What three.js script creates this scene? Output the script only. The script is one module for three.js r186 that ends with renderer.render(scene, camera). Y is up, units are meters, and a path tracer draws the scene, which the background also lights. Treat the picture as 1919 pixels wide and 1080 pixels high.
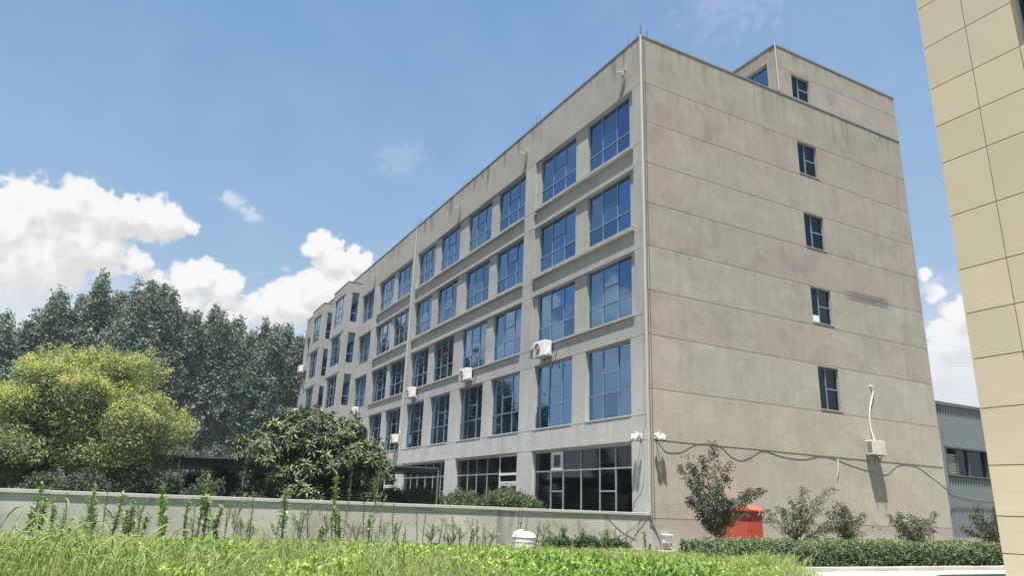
import * as THREE from 'three';
import { mergeGeometries } from 'three/addons/utils/BufferGeometryUtils.js';
import { RoundedBoxGeometry } from 'three/addons/geometries/RoundedBoxGeometry.js';

// ---------------------------------------------------------------- camera, sky, sun, exposure
const EXPOSURE = 2.0;
const scene = new THREE.Scene();
const camera = new THREE.PerspectiveCamera(43.96, 1919 / 1080, 0.1, 600);
camera.position.set(-16.95, 1.28, 20.92);
camera.rotation.order = 'YXZ';
camera.rotation.set(0.298644, -0.487549, 0.037644);
const SUN = new THREE.Vector3(-0.9, 4.6, 1.05).normalize();
const sun = new THREE.DirectionalLight(new THREE.Color().setRGB(1, 0.95, 0.87), 5);
sun.position.copy(SUN).multiplyScalar(120).add(new THREE.Vector3(-5, 0, -20));
sun.target.position.set(-5, 0, -20);
sun.castShadow = true;
sun.shadow.mapSize.set(4096, 4096);
Object.assign(sun.shadow.camera, { left: -70, right: 70, top: 70, bottom: -70, near: 1, far: 260 });
scene.add(sun, sun.target);
const renderer = new THREE.WebGLRenderer({ antialias: true });
renderer.setSize(1024, 577);
renderer.toneMapping = THREE.LinearToneMapping;
renderer.toneMappingExposure = EXPOSURE;
renderer.shadowMap.enabled = true;
{
  const sky = makeSky(4096, 2048);
  scene.background = sky;
  scene.environment = sky;
}

// ---------------------------------------------------------------- random numbers and noise
function rng(seed) {
  let a = seed >>> 0;
  return () => {
    a = (a + 0x6d2b79f5) | 0;
    let t = Math.imul(a ^ (a >>> 15), 1 | a);
    t = (t + Math.imul(t ^ (t >>> 7), 61 | t)) ^ t;
    return ((t ^ (t >>> 14)) >>> 0) / 4294967296;
  };
}
function noiseTable() {
  if (!noiseTable.t) {
    const r = rng(77), t = new Float32Array(65536);
    for (let i = 0; i < 65536; i++) t[i] = r();
    noiseTable.t = t;
  }
  return noiseTable.t;
}
function vn(x, y) {                                  // value noise, 0..1
  const t = noiseTable(), xi = Math.floor(x), yi = Math.floor(y);
  let fx = x - xi, fy = y - yi;
  fx = fx * fx * (3 - 2 * fx); fy = fy * fy * (3 - 2 * fy);
  const x0 = xi & 255, x1 = (xi + 1) & 255, y0 = (yi & 255) << 8, y1 = ((yi + 1) & 255) << 8;
  const a = t[y0 + x0], b = t[y0 + x1], c = t[y1 + x0], d = t[y1 + x1];
  return a + (b - a) * fx + (c - a) * fy + (a - b - c + d) * fx * fy;
}
function fbm(x, y, o = 5) {
  let s = 0, w = 0.5, n = 0;
  for (let i = 0; i < o; i++) { s += w * vn(x, y); n += w; w *= 0.5; x = x * 2.03 + 17.3; y = y * 2.03 + 9.1; }
  return s / n;
}
function sstep(a, b, x) { const t = Math.min(1, Math.max(0, (x - a) / (b - a))); return t * t * (3 - 2 * t); }
function lerp(a, b, t) { return a + (b - a) * t; }
function mix3(a, b, t) { return [lerp(a[0], b[0], t), lerp(a[1], b[1], t), lerp(a[2], b[2], t)]; }

// ---------------------------------------------------------------- the sky: clear air with cumulus
function makeSky(W, H) {
  const K = 1 / EXPOSURE;
  const A = [[-8.7, 16.9, 2.73], [-11.2, 15.9, 3.29], [-6.1, 18.8, 2.32], [-7.7, 18.1, 2.07], [-3.9, 18.6, 2.09], [-2.2, 19.0, 1.76], [-0.5, 19.3, 1.72], [1.0, 19.3, 1.44], [2.1, 18.9, 0.77], [-4.9, 16.7, 2.86], [-7.4, 15.0, 3.46], [-3.2, 16.7, 2.18], [-0.7, 16.0, 1.05], [-13.5, 15.3, 3.5], [-16, 13.6, 3.37],
    [0.3, 14.3, 1.21], [2.5, 15.2, 1.38], [3.9, 15.7, 1.28], [5.4, 14.9, 1.18], [6.1, 15.5, 0.71], [2.1, 13.2, 2.1], [5.5, 12.7, 2.36], [8.5, 13.5, 1.69], [10.2, 14.6, 1.79], [12.3, 15.5, 2.05], [11.8, 19.2, 1.02], [13.1, 18.2, 1.56], [14.8, 18.4, 1.24], [15.8, 18.3, 0.83], [14.8, 16, 2.49], [17.4, 16.5, 2.1], [19.6, 15.8, 2.54],
    [59.4, 16.6, 0.55], [59.9, 15.5, 0.6], [60.6, 12, 1.8], [61.3, 13.8, 1.15], [62.8, 13.2, 1.76], [59.4, 9.9, 2.54], [61.5, 9.1, 3.18], [64.2, 11.7, 3.1]];
  const soft = [[4.6, 21.7, 0.95, 0.55], [6.5, 20.8, 0.7, 0.5], [9.5, 17.1, 0.4, 0.35], [17.7, 26.6, 1.9, 0.16], [59.6, 15.9, 1.0, 0.4], [47, 38, 4, 0.12]];
  const r = rng(5);
  const heaps = [[-34, 13], [-52, 17], [-75, 12], [-98, 16], [-120, 11], [-150, 15], [172, 12], [150, 17], [128, 12], [105, 15], [84, 11], [36, 8], [-24, 9]];
  for (const [az, el] of heaps) for (let i = 0; i < 13; i++) A.push([az + (r() - 0.5) * 15, el + (r() - 0.45) * 5.5, 1 + r() * 2.4]);
  const buckets = Array.from({ length: 360 }, () => []);
  for (const c of A) for (let d = Math.floor(c[0] - c[2] * 1.8 - 2); d <= c[0] + c[2] * 1.8 + 2; d++) buckets[((d % 360) + 360) % 360].push(c);
  const field = (az, el, b) => {
    let best = -1, acc = 0;
    for (const c of b) {
      let dx = az - c[0]; if (dx > 180) dx -= 360; if (dx < -180) dx += 360;
      const dy = el - c[1], q = 1 - Math.sqrt(dx * dx * 0.9 + dy * dy) / c[2];
      if (q > best) best = q;
      if (q > 0) acc += q * q;
    }
    return best + 0.12 * Math.min(acc, 2);
  };
  const data = new Float32Array(W * H * 4);
  const stops = [[-90, [0.42, 0.42, 0.36]], [-1, [0.42, 0.42, 0.36]], [0, [0.6, 0.71, 0.81]], [6, [0.5, 0.65, 0.79]], [14, [0.375, 0.55, 0.755]], [24, [0.275, 0.455, 0.70]], [38, [0.20, 0.36, 0.63]], [60, [0.145, 0.275, 0.53]], [90, [0.12, 0.23, 0.48]]];
  for (let j = 0; j < H; j++) {
    const el = (j + 0.5) / H * 180 - 90;
    let s = 0; while (s < stops.length - 2 && el > stops[s + 1][0]) s++;
    const base = mix3(stops[s][1], stops[s + 1][1], Math.min(1, Math.max(0, (el - stops[s][0]) / (stops[s + 1][0] - stops[s][0]))));
    for (let i = 0; i < W; i++) {
      const phi = ((i + 0.5) / W - 0.5) * Math.PI * 2;                 // atan2(z, x)
      let az = Math.atan2(Math.cos(phi), -Math.sin(phi)) * 180 / Math.PI;
      let c = base;
      if (el > -1 && el < 45) {
        const b = buckets[((Math.floor(az) % 360) + 360) % 360];
        const n1 = fbm(az * 0.28 + 40, el * 0.36 + 12, 4), tint = 0.05 * (n1 - 0.5);
        c = [c[0] + tint, c[1] + tint * 0.9, c[2] + tint * 0.5];
        if (az > 20 && az < 75) { const k = 0.1 * sstep(20, 50, az) * (1 - sstep(66, 75, az)); c = mix3(c, [0.62, 0.74, 0.86], k); }
        // thin veil low in the sky below the heaps
        const veil = sstep(17.5, 9, el + 5 * (fbm(az * 0.12 + 3, el * 0.2 + 5, 4) - 0.5)) * 0.9;
        c = mix3(c, [0.77, 0.815, 0.855], veil);
        if (b.length) {
          const w1 = fbm(az * 0.55 + 9, el * 0.6 + 3, 3) - 0.5, w2 = fbm(az * 0.55 + 60, el * 0.6 + 33, 3) - 0.5;
          const ax = az + w1 * 1.5, ey = el + w2 * 1.5;
          let bil = 0, wt = 0.5, f = 1.0;
          for (let o = 0; o < 6; o++) { bil += wt * Math.abs(2 * vn(az * f + 31 * o, el * f * 1.1 + 13 * o) - 1); wt *= 0.6; f *= 2.15; }
          const f0 = field(ax, ey, b), d = f0 + 0.34 - bil * 0.62;
          const cov = sstep(0.0, 0.1 + 0.32 * vn(az * 0.5 + 5, el * 0.5), d);
          if (cov > 0) {
            const up = field(ax - 0.3, ey + 1.1, b);
            const lit = sstep(-0.25, 0.75, f0 - up + 0.3 - (bil - 0.42) * 0.9);
            const lum = lerp(0.74, 0.95, lit);
            let cc = [lum * 0.985, lum * 0.99, lum * 1.0];
            cc = mix3(cc, [0.76, 0.81, 0.86], 0.6 * sstep(15, 9, el));
            const fade = sstep(6, 13, el);
            c = mix3(c, cc, cov * lerp(0.65, 1, fade));
          }
        }
        for (const q of soft) {
          const dx = az - q[0], dy = el - q[1], dd = 1 - Math.sqrt(dx * dx * 0.6 + dy * dy * 1.6) / q[2];
          if (dd > -0.3) { const m = sstep(-0.1, 0.8, dd + (fbm(az * 1.6, el * 2.2, 5) - 0.5) * 1.6) * q[3]; c = mix3(c, [0.86, 0.9, 0.94], m); }
        }
      }
      const k = (j * W + i) * 4;
      data[k] = c[0] * K; data[k + 1] = c[1] * K; data[k + 2] = c[2] * K; data[k + 3] = 1;
    }
  }
  const t = new THREE.DataTexture(data, W, H, THREE.RGBAFormat, THREE.FloatType);
  t.mapping = THREE.EquirectangularReflectionMapping;
  t.magFilter = t.minFilter = THREE.LinearFilter;
  t.colorSpace = THREE.LinearSRGBColorSpace;
  t.needsUpdate = true;
  return t;
}

// ---------------------------------------------------------------- naming helpers
const taken = {};
function numbered(n) { const k = taken[n] = (taken[n] ?? -1) + 1; return k ? `${n}_${String(k).padStart(3, '0')}` : n; }
function shadows(o) { o.castShadow = o.receiveShadow = true; return o; }
function tag(o, label, category, group, kind) {
  o.userData.label = label;
  if (category) o.userData.category = category;
  if (group) o.userData.group = group;
  if (kind) o.userData.kind = kind;
  return o;
}
function thing(name, label, category, [x, y, z] = [0, 0, 0], group, turn = 0) {
  const o = new THREE.Group(); o.name = numbered(name); o.position.set(x, y, z); o.rotation.y = turn; scene.add(o);
  return tag(o, label, category, group);
}
function part(parent, name, geo, mat) {
  const m = shadows(new THREE.Mesh(geo, mat)); m.name = name; parent.add(m); return m;
}
function top(name, geo, mat, label, category, group, kind) {
  const m = shadows(new THREE.Mesh(geo, mat)); m.name = numbered(name); scene.add(m); return tag(m, label, category, group, kind);
}
function copyOf(o, label, [x, y, z], turn = 0, scale = 1) {
  const c = o.clone(); c.name = numbered(o.name.replace(/_\d{3}$/, '')); c.userData = { ...o.userData, label };
  c.position.set(x, y, z); c.rotation.y = turn; c.scale.setScalar(scale); scene.add(c); return c;
}

// ---------------------------------------------------------------- geometry helpers
function worldUV(g) {                                 // uv in metres from the position and the way the face points
  const p = g.attributes.position, n = g.attributes.normal, uv = new Float32Array(p.count * 2);
  for (let i = 0; i < p.count; i++) {
    const ax = Math.abs(n.getX(i)), ay = Math.abs(n.getY(i)), az = Math.abs(n.getZ(i));
    if (ay > ax && ay > az) { uv[2 * i] = p.getX(i); uv[2 * i + 1] = -p.getZ(i); }
    else if (ax > az) { uv[2 * i] = -p.getZ(i); uv[2 * i + 1] = p.getY(i); }
    else { uv[2 * i] = p.getX(i); uv[2 * i + 1] = p.getY(i); }
  }
  g.setAttribute('uv', new THREE.BufferAttribute(uv, 2));
  return g;
}
function box(x0, x1, y0, y1, z0, z1) {
  const g = new THREE.BoxGeometry(Math.abs(x1 - x0), Math.abs(y1 - y0), Math.abs(z1 - z0));
  g.translate((x0 + x1) / 2, (y0 + y1) / 2, (z0 + z1) / 2);
  return worldUV(g);
}
function merged(list) { return mergeGeometries(list.map((g) => (g.index ? g.toNonIndexed() : g)), false); }
// a sheet of wall with real openings. axis 'z': a runs along x, depth along z; axis 'x': a runs along z, depth along x
function wallSheet(axis, a0, a1, y0, y1, d0, d1, holes = []) {
  const s = new THREE.Shape([[a0, y0], [a1, y0], [a1, y1], [a0, y1]].map((q) => new THREE.Vector2(...q)));
  for (const [h0, h1, g0, g1] of holes) s.holes.push(new THREE.Path([[h0, g0], [h0, g1], [h1, g1], [h1, g0]].map((q) => new THREE.Vector2(...q))));
  let g = new THREE.ExtrudeGeometry(s, { depth: d1 - d0, bevelEnabled: false, curveSegments: 1 });
  if (g.index) g = g.toNonIndexed();
  g.translate(0, 0, d0);
  if (axis === 'x') {
    for (const k of ['position', 'normal']) {
      const at = g.attributes[k];
      for (let i = 0; i < at.count; i++) at.setXYZ(i, at.getZ(i), at.getY(i), at.getX(i));
      for (let i = 0; i < at.count; i += 3) {
        const b = [at.getX(i + 1), at.getY(i + 1), at.getZ(i + 1)];
        at.setXYZ(i + 1, at.getX(i + 2), at.getY(i + 2), at.getZ(i + 2)); at.setXYZ(i + 2, ...b);
      }
    }
  }
  g.computeVertexNormals();
  return worldUV(g);
}
// tapered tube along a polyline
function limb(pts, radii, seg = 7, smooth = 0) {
  let P = pts.map((p) => (p.isVector3 ? p : new THREE.Vector3(...p))), Rr = radii.slice();
  if (smooth && P.length > 2) {
    const c = new THREE.CatmullRomCurve3(P, false, 'centripetal'), n = smooth, Q = [], S = [];
    for (let i = 0; i <= n; i++) { Q.push(c.getPoint(i / n)); const f = i / n * (radii.length - 1), k = Math.min(radii.length - 2, Math.floor(f)); S.push(lerp(radii[k], radii[k + 1], f - k)); }
    P = Q; Rr = S;
  }
  const pos = [], idx = [], uv = [];
  let u = new THREE.Vector3(1, 0, 0.3);
  for (let i = 0; i < P.length; i++) {
    const d = new THREE.Vector3().subVectors(P[Math.min(P.length - 1, i + 1)], P[Math.max(0, i - 1)]).normalize();
    if (Math.abs(u.dot(d)) > 0.95) u = Math.abs(d.y) > 0.9 ? new THREE.Vector3(1, 0, 0) : new THREE.Vector3(0, 1, 0);
    u = u.clone().sub(d.clone().multiplyScalar(u.dot(d))).normalize();
    const v = new THREE.Vector3().crossVectors(d, u);
    for (let k = 0; k <= seg; k++) {
      const a = k / seg * Math.PI * 2, r = Rr[Math.min(i, Rr.length - 1)];
      pos.push(P[i].x + (u.x * Math.cos(a) + v.x * Math.sin(a)) * r, P[i].y + (u.y * Math.cos(a) + v.y * Math.sin(a)) * r, P[i].z + (u.z * Math.cos(a) + v.z * Math.sin(a)) * r);
      uv.push(k / seg * 0.5, i * 0.25);
    }
  }
  for (let i = 0; i < P.length - 1; i++) for (let k = 0; k < seg; k++) {
    const a = i * (seg + 1) + k, b = a + seg + 1;
    idx.push(a, a + 1, b, b, a + 1, b + 1);
  }
  const g = new THREE.BufferGeometry();
  g.setAttribute('position', new THREE.Float32BufferAttribute(pos, 3));
  g.setAttribute('uv', new THREE.Float32BufferAttribute(uv, 2));
  g.setIndex(idx); g.computeVertexNormals();
  return g;
}

// ---------------------------------------------------------------- textures and materials
function tex(w, h, fn, repU = 1, repV = 1, srgb = true) {   // fn(u, v) gives a linear colour
  const d = new Uint8Array(w * h * 4);
  const enc = (c) => { c = Math.min(1, Math.max(0, c)); return Math.round(255 * (srgb ? (c <= 0.0031308 ? 12.92 * c : 1.055 * Math.pow(c, 1 / 2.4) - 0.055) : c)); };
  for (let j = 0; j < h; j++) for (let i = 0; i < w; i++) {
    const c = fn((i + 0.5) / w, (j + 0.5) / h), k = (j * w + i) * 4;
    d[k] = enc(c[0]); d[k + 1] = enc(c[1]); d[k + 2] = enc(c[2]); d[k + 3] = 255;
  }
  const t = new THREE.DataTexture(d, w, h, THREE.RGBAFormat);
  t.wrapS = t.wrapT = THREE.RepeatWrapping; t.magFilter = THREE.LinearFilter; t.minFilter = THREE.LinearMipmapLinearFilter; t.generateMipmaps = true;
  if (srgb) t.colorSpace = THREE.SRGBColorSpace;
  t.repeat.set(repU, repV); t.needsUpdate = true;
  return t;
}
const rgb = (r, g, b) => new THREE.Color().setRGB(r, g, b);
function mat(r, g, b, o = {}) { return new THREE.MeshStandardMaterial({ color: rgb(r, g, b), roughness: 0.85, ...o }); }
const grain = tex(512, 512, (u, v) => { const n = 0.5 * fbm(u * 64, v * 64, 4) + 0.5 * vn(u * 200, v * 200); return [n, n, n]; }, 0.5, 0.5, false);

// gable render: bands of slightly different grey-beige, patched and rain-streaked
const BANDS = [0, 1.1, 3.85, 5.74, 7.81, 9.59, 11.45, 13.3, 15.1, 17.0, 18.86, 21.12, 22.66, 24];
const bandTone = [[0.375, 0.35, 0.315], [0.435, 0.40, 0.325], [0.43, 0.392, 0.312], [0.40, 0.372, 0.312], [0.365, 0.328, 0.27], [0.35, 0.332, 0.278], [0.332, 0.292, 0.247], [0.335, 0.298, 0.25], [0.325, 0.295, 0.24], [0.312, 0.270, 0.228], [0.30, 0.277, 0.227], [0.315, 0.282, 0.244], [0.30, 0.265, 0.224]];
const gableTex = tex(1536, 2048, (u, v) => {
  const x = u * 18, y = v * 24;
  let b = 0; while (b < BANDS.length - 2 && y > BANDS[b + 1]) b++;
  let c = bandTone[Math.min(b, bandTone.length - 1)];
  const big = fbm(x * 0.32 + b * 7.1, y * 0.5 + 3, 4), mid = fbm(x * 1.1 + 20 + b * 3, y * 1.5, 4), fine = fbm(x * 6 + 4, y * 6, 3);
  c = mix3(c, [c[0] * 1.015, c[1] * 0.975, c[2] * 0.97], sstep(0.4, 0.66, big));
  c = mix3(c, [c[0] * 0.975, c[1] * 1.005, c[2] * 0.985], sstep(0.45, 0.7, fbm(x * 0.4 + 50, y * 0.45 + b * 5, 4)));
  let k = 1 + (mid - 0.5) * 0.2 + (fine - 0.5) * 0.16 + (vn(x * 38, y * 30) - 0.5) * 0.09 + (fbm(x * 5, y * 0.5 + b * 9, 3) - 0.5) * 0.12;
  // trowelled repair patches
  const pt = fbm(x * 0.8 + 90, y * 0.9 + 11 + b * 2, 5);
  k *= 1 - 0.10 * sstep(0.58, 0.72, pt) * sstep(4, 9, y) + 0.07 * sstep(0.6, 0.74, fbm(x * 0.9 + 33, y * 1.2 + 71, 5));
  // rain streaks that start at the copings and at the joints
  const st = (edge, len, amt, f) => {
    const d = edge - y; if (d < 0 || d > len * 1.4) return 0;
    const a = fbm(x * f, 3 + edge, 3), l = len * (0.25 + 1.2 * vn(x * f * 0.7 + 9, edge * 3));
    return amt * sstep(0.5, 0.78, a) * (1 - sstep(l * 0.3, l, d));
  };
  k *= 1 - Math.min(0.5, st(21.12, 2.0, 0.2, 7) + st(21.12, 0.4, 0.18, 15) + st(18.86, 0.9, 0.13, 6) + st(17.0, 0.8, 0.12, 6) + st(23.9, 1.2, 0.26, 7) + st(15.1, 0.8, 0.08, 6) + st(11.45, 0.7, 0.1, 5));
  // damp mark over the joint right of the middle windows
  const dm = (11.7 + 0.25 * (fbm(x * 0.8, 8, 3) - 0.5)) - y;
  if (x > 11.5 && x < 15.6 && dm > 0 && y > 11.2) k *= 1 - 0.4 * sstep(11.5, 12.6, x) * (1 - sstep(14.4, 15.6, x));
  return [c[0] * k, c[1] * k, c[2] * k];
}, 1 / 18, 1 / 24);
const facadeTex = tex(2048, 1024, (u, v) => {
  const z = u * 62, y = v * 22.5;
  const low = sstep(9, 4, y);
  let c = mix3([0.335, 0.335, 0.315], [0.49, 0.49, 0.465], low);
  if (y > 18.8) c = [0.305, 0.29, 0.265];
  const big = fbm(z * 0.25, y * 0.4 + 5, 4), mid = fbm(z * 1.3 + 7, y * 1.1, 4), fine = fbm(z * 6, y * 6, 2);
  c = mix3(c, [c[0] * 1.01, c[1] * 0.975, c[2] * 0.945], sstep(0.48, 0.7, big));
  let k = 1 + (mid - 0.5) * 0.22 + (fine - 0.5) * 0.14 + (vn(z * 16, y * 22) - 0.5) * 0.07 + (fbm(z * 3.5, y * 0.4, 3) - 0.5) * 0.14;
  const d = 21.12 - y;
  if (d > 0 && d < 2.4) { const a = fbm(z * 3.2, 4, 3), l = 0.3 + 1.9 * vn(z * 2.3, 8); k *= 1 - 0.42 * sstep(0.54, 0.8, a) * (1 - sstep(l * 0.4, l, d)); }
  for (const e of [15.05, 11.4, 8.5, 4.72]) { const q = e - y; if (q > 0 && q < 0.9) k *= 1 - 0.16 * sstep(0.5, 0.75, fbm(z * 4, e, 3)) * (1 - q / 0.9); }
  c = [c[0] * k, c[1] * k, c[2] * k];
  // rust run under the third window
  if (z > 11 && z < 13.1 && y > 3.85 && y < 4.75) { const a = sstep(0.42, 0.75, fbm(z * 4.5, y * 0.5, 3)) * sstep(11, 11.5, z) * (1 - sstep(12.6, 13.1, z)); c = mix3(c, [0.42, 0.27, 0.11], 0.55 * a); }
  // patched plaster near the corner of the parapet
  if (z < 2.5 && y > 18.9) { const a = sstep(0.52, 0.66, fbm(z * 1.4 + 3, y * 1.4, 4)); c = mix3(c, [0.27, 0.26, 0.24], 0.35 * a * (1 - sstep(1.2, 2.5, z))); }
  return c;
}, 1 / 62, 1 / 22.5);
const wallTex = tex(2048, 256, (u, v) => {
  const x = u * 40, y = v * 1.6;
  let c = mix3([0.47, 0.44, 0.38], [0.44, 0.45, 0.38], sstep(0.4, 0.65, fbm(x * 0.35, 3 + y * 0.4, 4)));
  let k = 1 + (fbm(x * 2, y * 2.5, 4) - 0.5) * 0.22 + (fbm(x * 11, y * 11, 2) - 0.5) * 0.1;
  k *= 1 - 0.45 * sstep(0.55, 0.75, fbm(x * 2.2, y * 0.25 + 8, 4)) * sstep(0.2, 0.6, vn(x * 0.5, 2)) + 0.2 * sstep(0.5, 0.7, fbm(x * 0.9 + 3, y * 2.2, 4));
  return [c[0] * k, c[1] * k, c[2] * k];
}, 1 / 40, 1 / 1.6);
const panelTex = tex(512, 512, (u, v) => {
  const n = fbm(u * 12, v * 12, 4), m = fbm(u * 3 + 8, v * 3, 3), k = 0.94 + 0.08 * n + 0.06 * m;
  return [0.52 * k, 0.45 * k, 0.32 * k];
}, 0.2, 0.2);
const soilTex = tex(1024, 1024, (u, v) => {
  const n = fbm(u * 60, v * 60, 4), m = fbm(u * 9, v * 9, 4);
  const c = mix3([0.10, 0.085, 0.05], [0.07, 0.085, 0.03], sstep(0.4, 0.6, m)); const k = 0.7 + 0.6 * n;
  return [c[0] * k, c[1] * k, c[2] * k];
}, 1 / 20, 1 / 20);
const roadTex = tex(1024, 1024, (u, v) => {
  const n = fbm(u * 90, v * 90, 3), m = fbm(u * 8, v * 8, 4), k = 0.8 + 0.2 * n + 0.22 * m;
  return [0.43 * k, 0.42 * k, 0.375 * k];
}, 1 / 10, 1 / 10);
const barkTex = tex(128, 256, (u, v) => { const n = fbm(u * 14, v * 6, 4), k = 0.55 + 0.9 * n; return [0.15 * k, 0.125 * k, 0.1 * k]; }, 1, 1);

const M = {
  gable: new THREE.MeshStandardMaterial({ map: gableTex, roughness: 0.93, bumpMap: grain, bumpScale: 0.004 }),
  facade: new THREE.MeshStandardMaterial({ map: facadeTex, roughness: 0.93, bumpMap: grain, bumpScale: 0.004 }),
  groove: mat(0.09, 0.085, 0.075),
  coping: mat(0.20, 0.20, 0.19, { bumpMap: grain, bumpScale: 0.004 }),
  alu: mat(0.20, 0.28, 0.37, { roughness: 0.45, metalness: 0.2 }),
  aluPale: mat(0.31, 0.36, 0.40, { roughness: 0.45, metalness: 0.2 }),
  whiteFrame: mat(0.68, 0.70, 0.70, { roughness: 0.45 }),
  glass: new THREE.MeshStandardMaterial({ color: rgb(0.125, 0.235, 0.375), metalness: 1, roughness: 0.02 }),
  glassB: new THREE.MeshStandardMaterial({ color: rgb(0.165, 0.265, 0.385), metalness: 1, roughness: 0.06 }),
  glassC: new THREE.MeshStandardMaterial({ color: rgb(0.095, 0.185, 0.30), metalness: 1, roughness: 0.03 }),
  clear: new THREE.MeshPhysicalMaterial({ color: rgb(0.14, 0.20, 0.27), transmission: 1, thickness: 0, roughness: 0.02, ior: 1.45 }),
  gableGlass: new THREE.MeshStandardMaterial({ color: rgb(0.03, 0.042, 0.05), metalness: 1, roughness: 0.06 }),
  interior: mat(0.2, 0.2, 0.2),
  dark: mat(0.03, 0.03, 0.032, { roughness: 0.7 }),
  white: mat(0.78, 0.78, 0.76, { roughness: 0.45 }),
  cream: mat(0.66, 0.62, 0.54, { roughness: 0.5 }),
  grille: mat(0.12, 0.12, 0.12, { roughness: 0.6 }),
  pipe: mat(0.46, 0.45, 0.42, { roughness: 0.6 }),
  cable: mat(0.05, 0.048, 0.045, { roughness: 0.7 }),
  greyCable: mat(0.16, 0.155, 0.145, { roughness: 0.7 }),
  steel: mat(0.30, 0.31, 0.32, { roughness: 0.5, metalness: 0.6 }),
  rebar: mat(0.09, 0.07, 0.06, { roughness: 0.8 }),
  panel: new THREE.MeshStandardMaterial({ map: panelTex, roughness: 0.9 }),
  panels: [1, 0.955, 1.03, 0.98].map((k, i) => new THREE.MeshStandardMaterial({ map: panelTex, color: rgb(k, k * (i === 1 ? 1.01 : 1), k * (i === 2 ? 0.97 : 1)), roughness: 0.9, bumpMap: grain, bumpScale: 0.0012 })),
  panelGroove: mat(0.2, 0.17, 0.11),
  wall: new THREE.MeshStandardMaterial({ map: wallTex, roughness: 0.93, bumpMap: grain, bumpScale: 0.005 }),
  wallCoping: mat(0.50, 0.50, 0.45, { bumpMap: grain, bumpScale: 0.004 }),
  sheet: mat(0.20, 0.225, 0.235, { roughness: 0.55, metalness: 0.25 }),
  sheetTrim: mat(0.13, 0.15, 0.16, { roughness: 0.5, metalness: 0.3 }),
  soil: new THREE.MeshStandardMaterial({ map: soilTex, roughness: 1 }),
  road: new THREE.MeshStandardMaterial({ map: roadTex, roughness: 0.95 }),
  yard: mat(0.13, 0.125, 0.115, { bumpMap: grain, bumpScale: 0.004 }),
  kerb: [mat(0.50, 0.49, 0.45), mat(0.45, 0.44, 0.40), mat(0.53, 0.52, 0.49)],
  red: mat(0.56, 0.10, 0.055, { roughness: 0.55 }),
  redDark: mat(0.50, 0.085, 0.04, { roughness: 0.5 }),
  net: mat(0.035, 0.042, 0.045, { roughness: 0.95 }),
  bark: new THREE.MeshStandardMaterial({ map: barkTex, roughness: 0.95 }),
  tile: mat(0.22, 0.10, 0.07),
  lamp: new THREE.MeshStandardMaterial({ color: rgb(0.8, 0.8, 0.8), emissive: rgb(1, 1, 1), emissiveIntensity: 0.5 }),
};
const leafMat = (o = {}) => new THREE.MeshPhysicalMaterial({ color: 0xffffff, roughness: 0.62, transmission: 0.34, thickness: 0, ior: 1.35, side: THREE.DoubleSide, ...o });
const LEAF = leafMat(), BLADE = leafMat({ transmission: 0.4, roughness: 0.8 }), GLOSSY = leafMat({ roughness: 0.5, transmission: 0.22, ior: 1.45 });

// ---------------------------------------------------------------- ground, road, kerb
{
  const soil = new THREE.PlaneGeometry(900, 900).rotateX(-Math.PI / 2);
  top('ground', worldUV(soil), M.soil, 'bare earth under the grass', 'ground', null, 'structure');
  const yard = box(-60, 0, -0.02, 0.03, -62, -0.2);
  top('courtyard_paving', yard, M.yard, 'worn grey yard behind the boundary wall', 'paving', null, 'structure');
  const lane = new THREE.Shape([[-2.2, -7.66], [60, -7.66], [60, -12], [-0.7, -12], [-0.7, -24], [-18, -24]].map((q) => new THREE.Vector2(...q)));
  const laneG = new THREE.ExtrudeGeometry(lane, { depth: 0.06, bevelEnabled: false }).rotateX(-Math.PI / 2).translate(0, -0.048, 0);
  top('road', worldUV(laneG), M.road, 'pale concrete lane beside the hedge', 'road', null, 'structure');
  const kerb = thing('kerb', 'row of pale kerb stones along the foot of the hedge', 'kerb', [0, 0, 0]);
  kerb.userData.kind = 'structure';
  const r = rng(8);
  for (let k = 0, x = -1.6; k < 22; k++) {
    const w = 0.55 + r() * 0.45;
    const g = new RoundedBoxGeometry(w - 0.02, 0.2, 0.14, 1, 0.012);
    const m = part(kerb, numbered('kerb_stone'), g, M.kerb[k % 3]);
    m.position.set(x + w / 2, 0.02 + (r() - 0.5) * 0.012, 7.58 + (r() - 0.5) * 0.012); m.rotation.y = (r() - 0.5) * 0.015;
    x += w;
  }
}

// ---------------------------------------------------------------- windows
const unitPane = new THREE.BoxGeometry(1, 1, 0.012);
const rw = rng(31);
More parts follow.
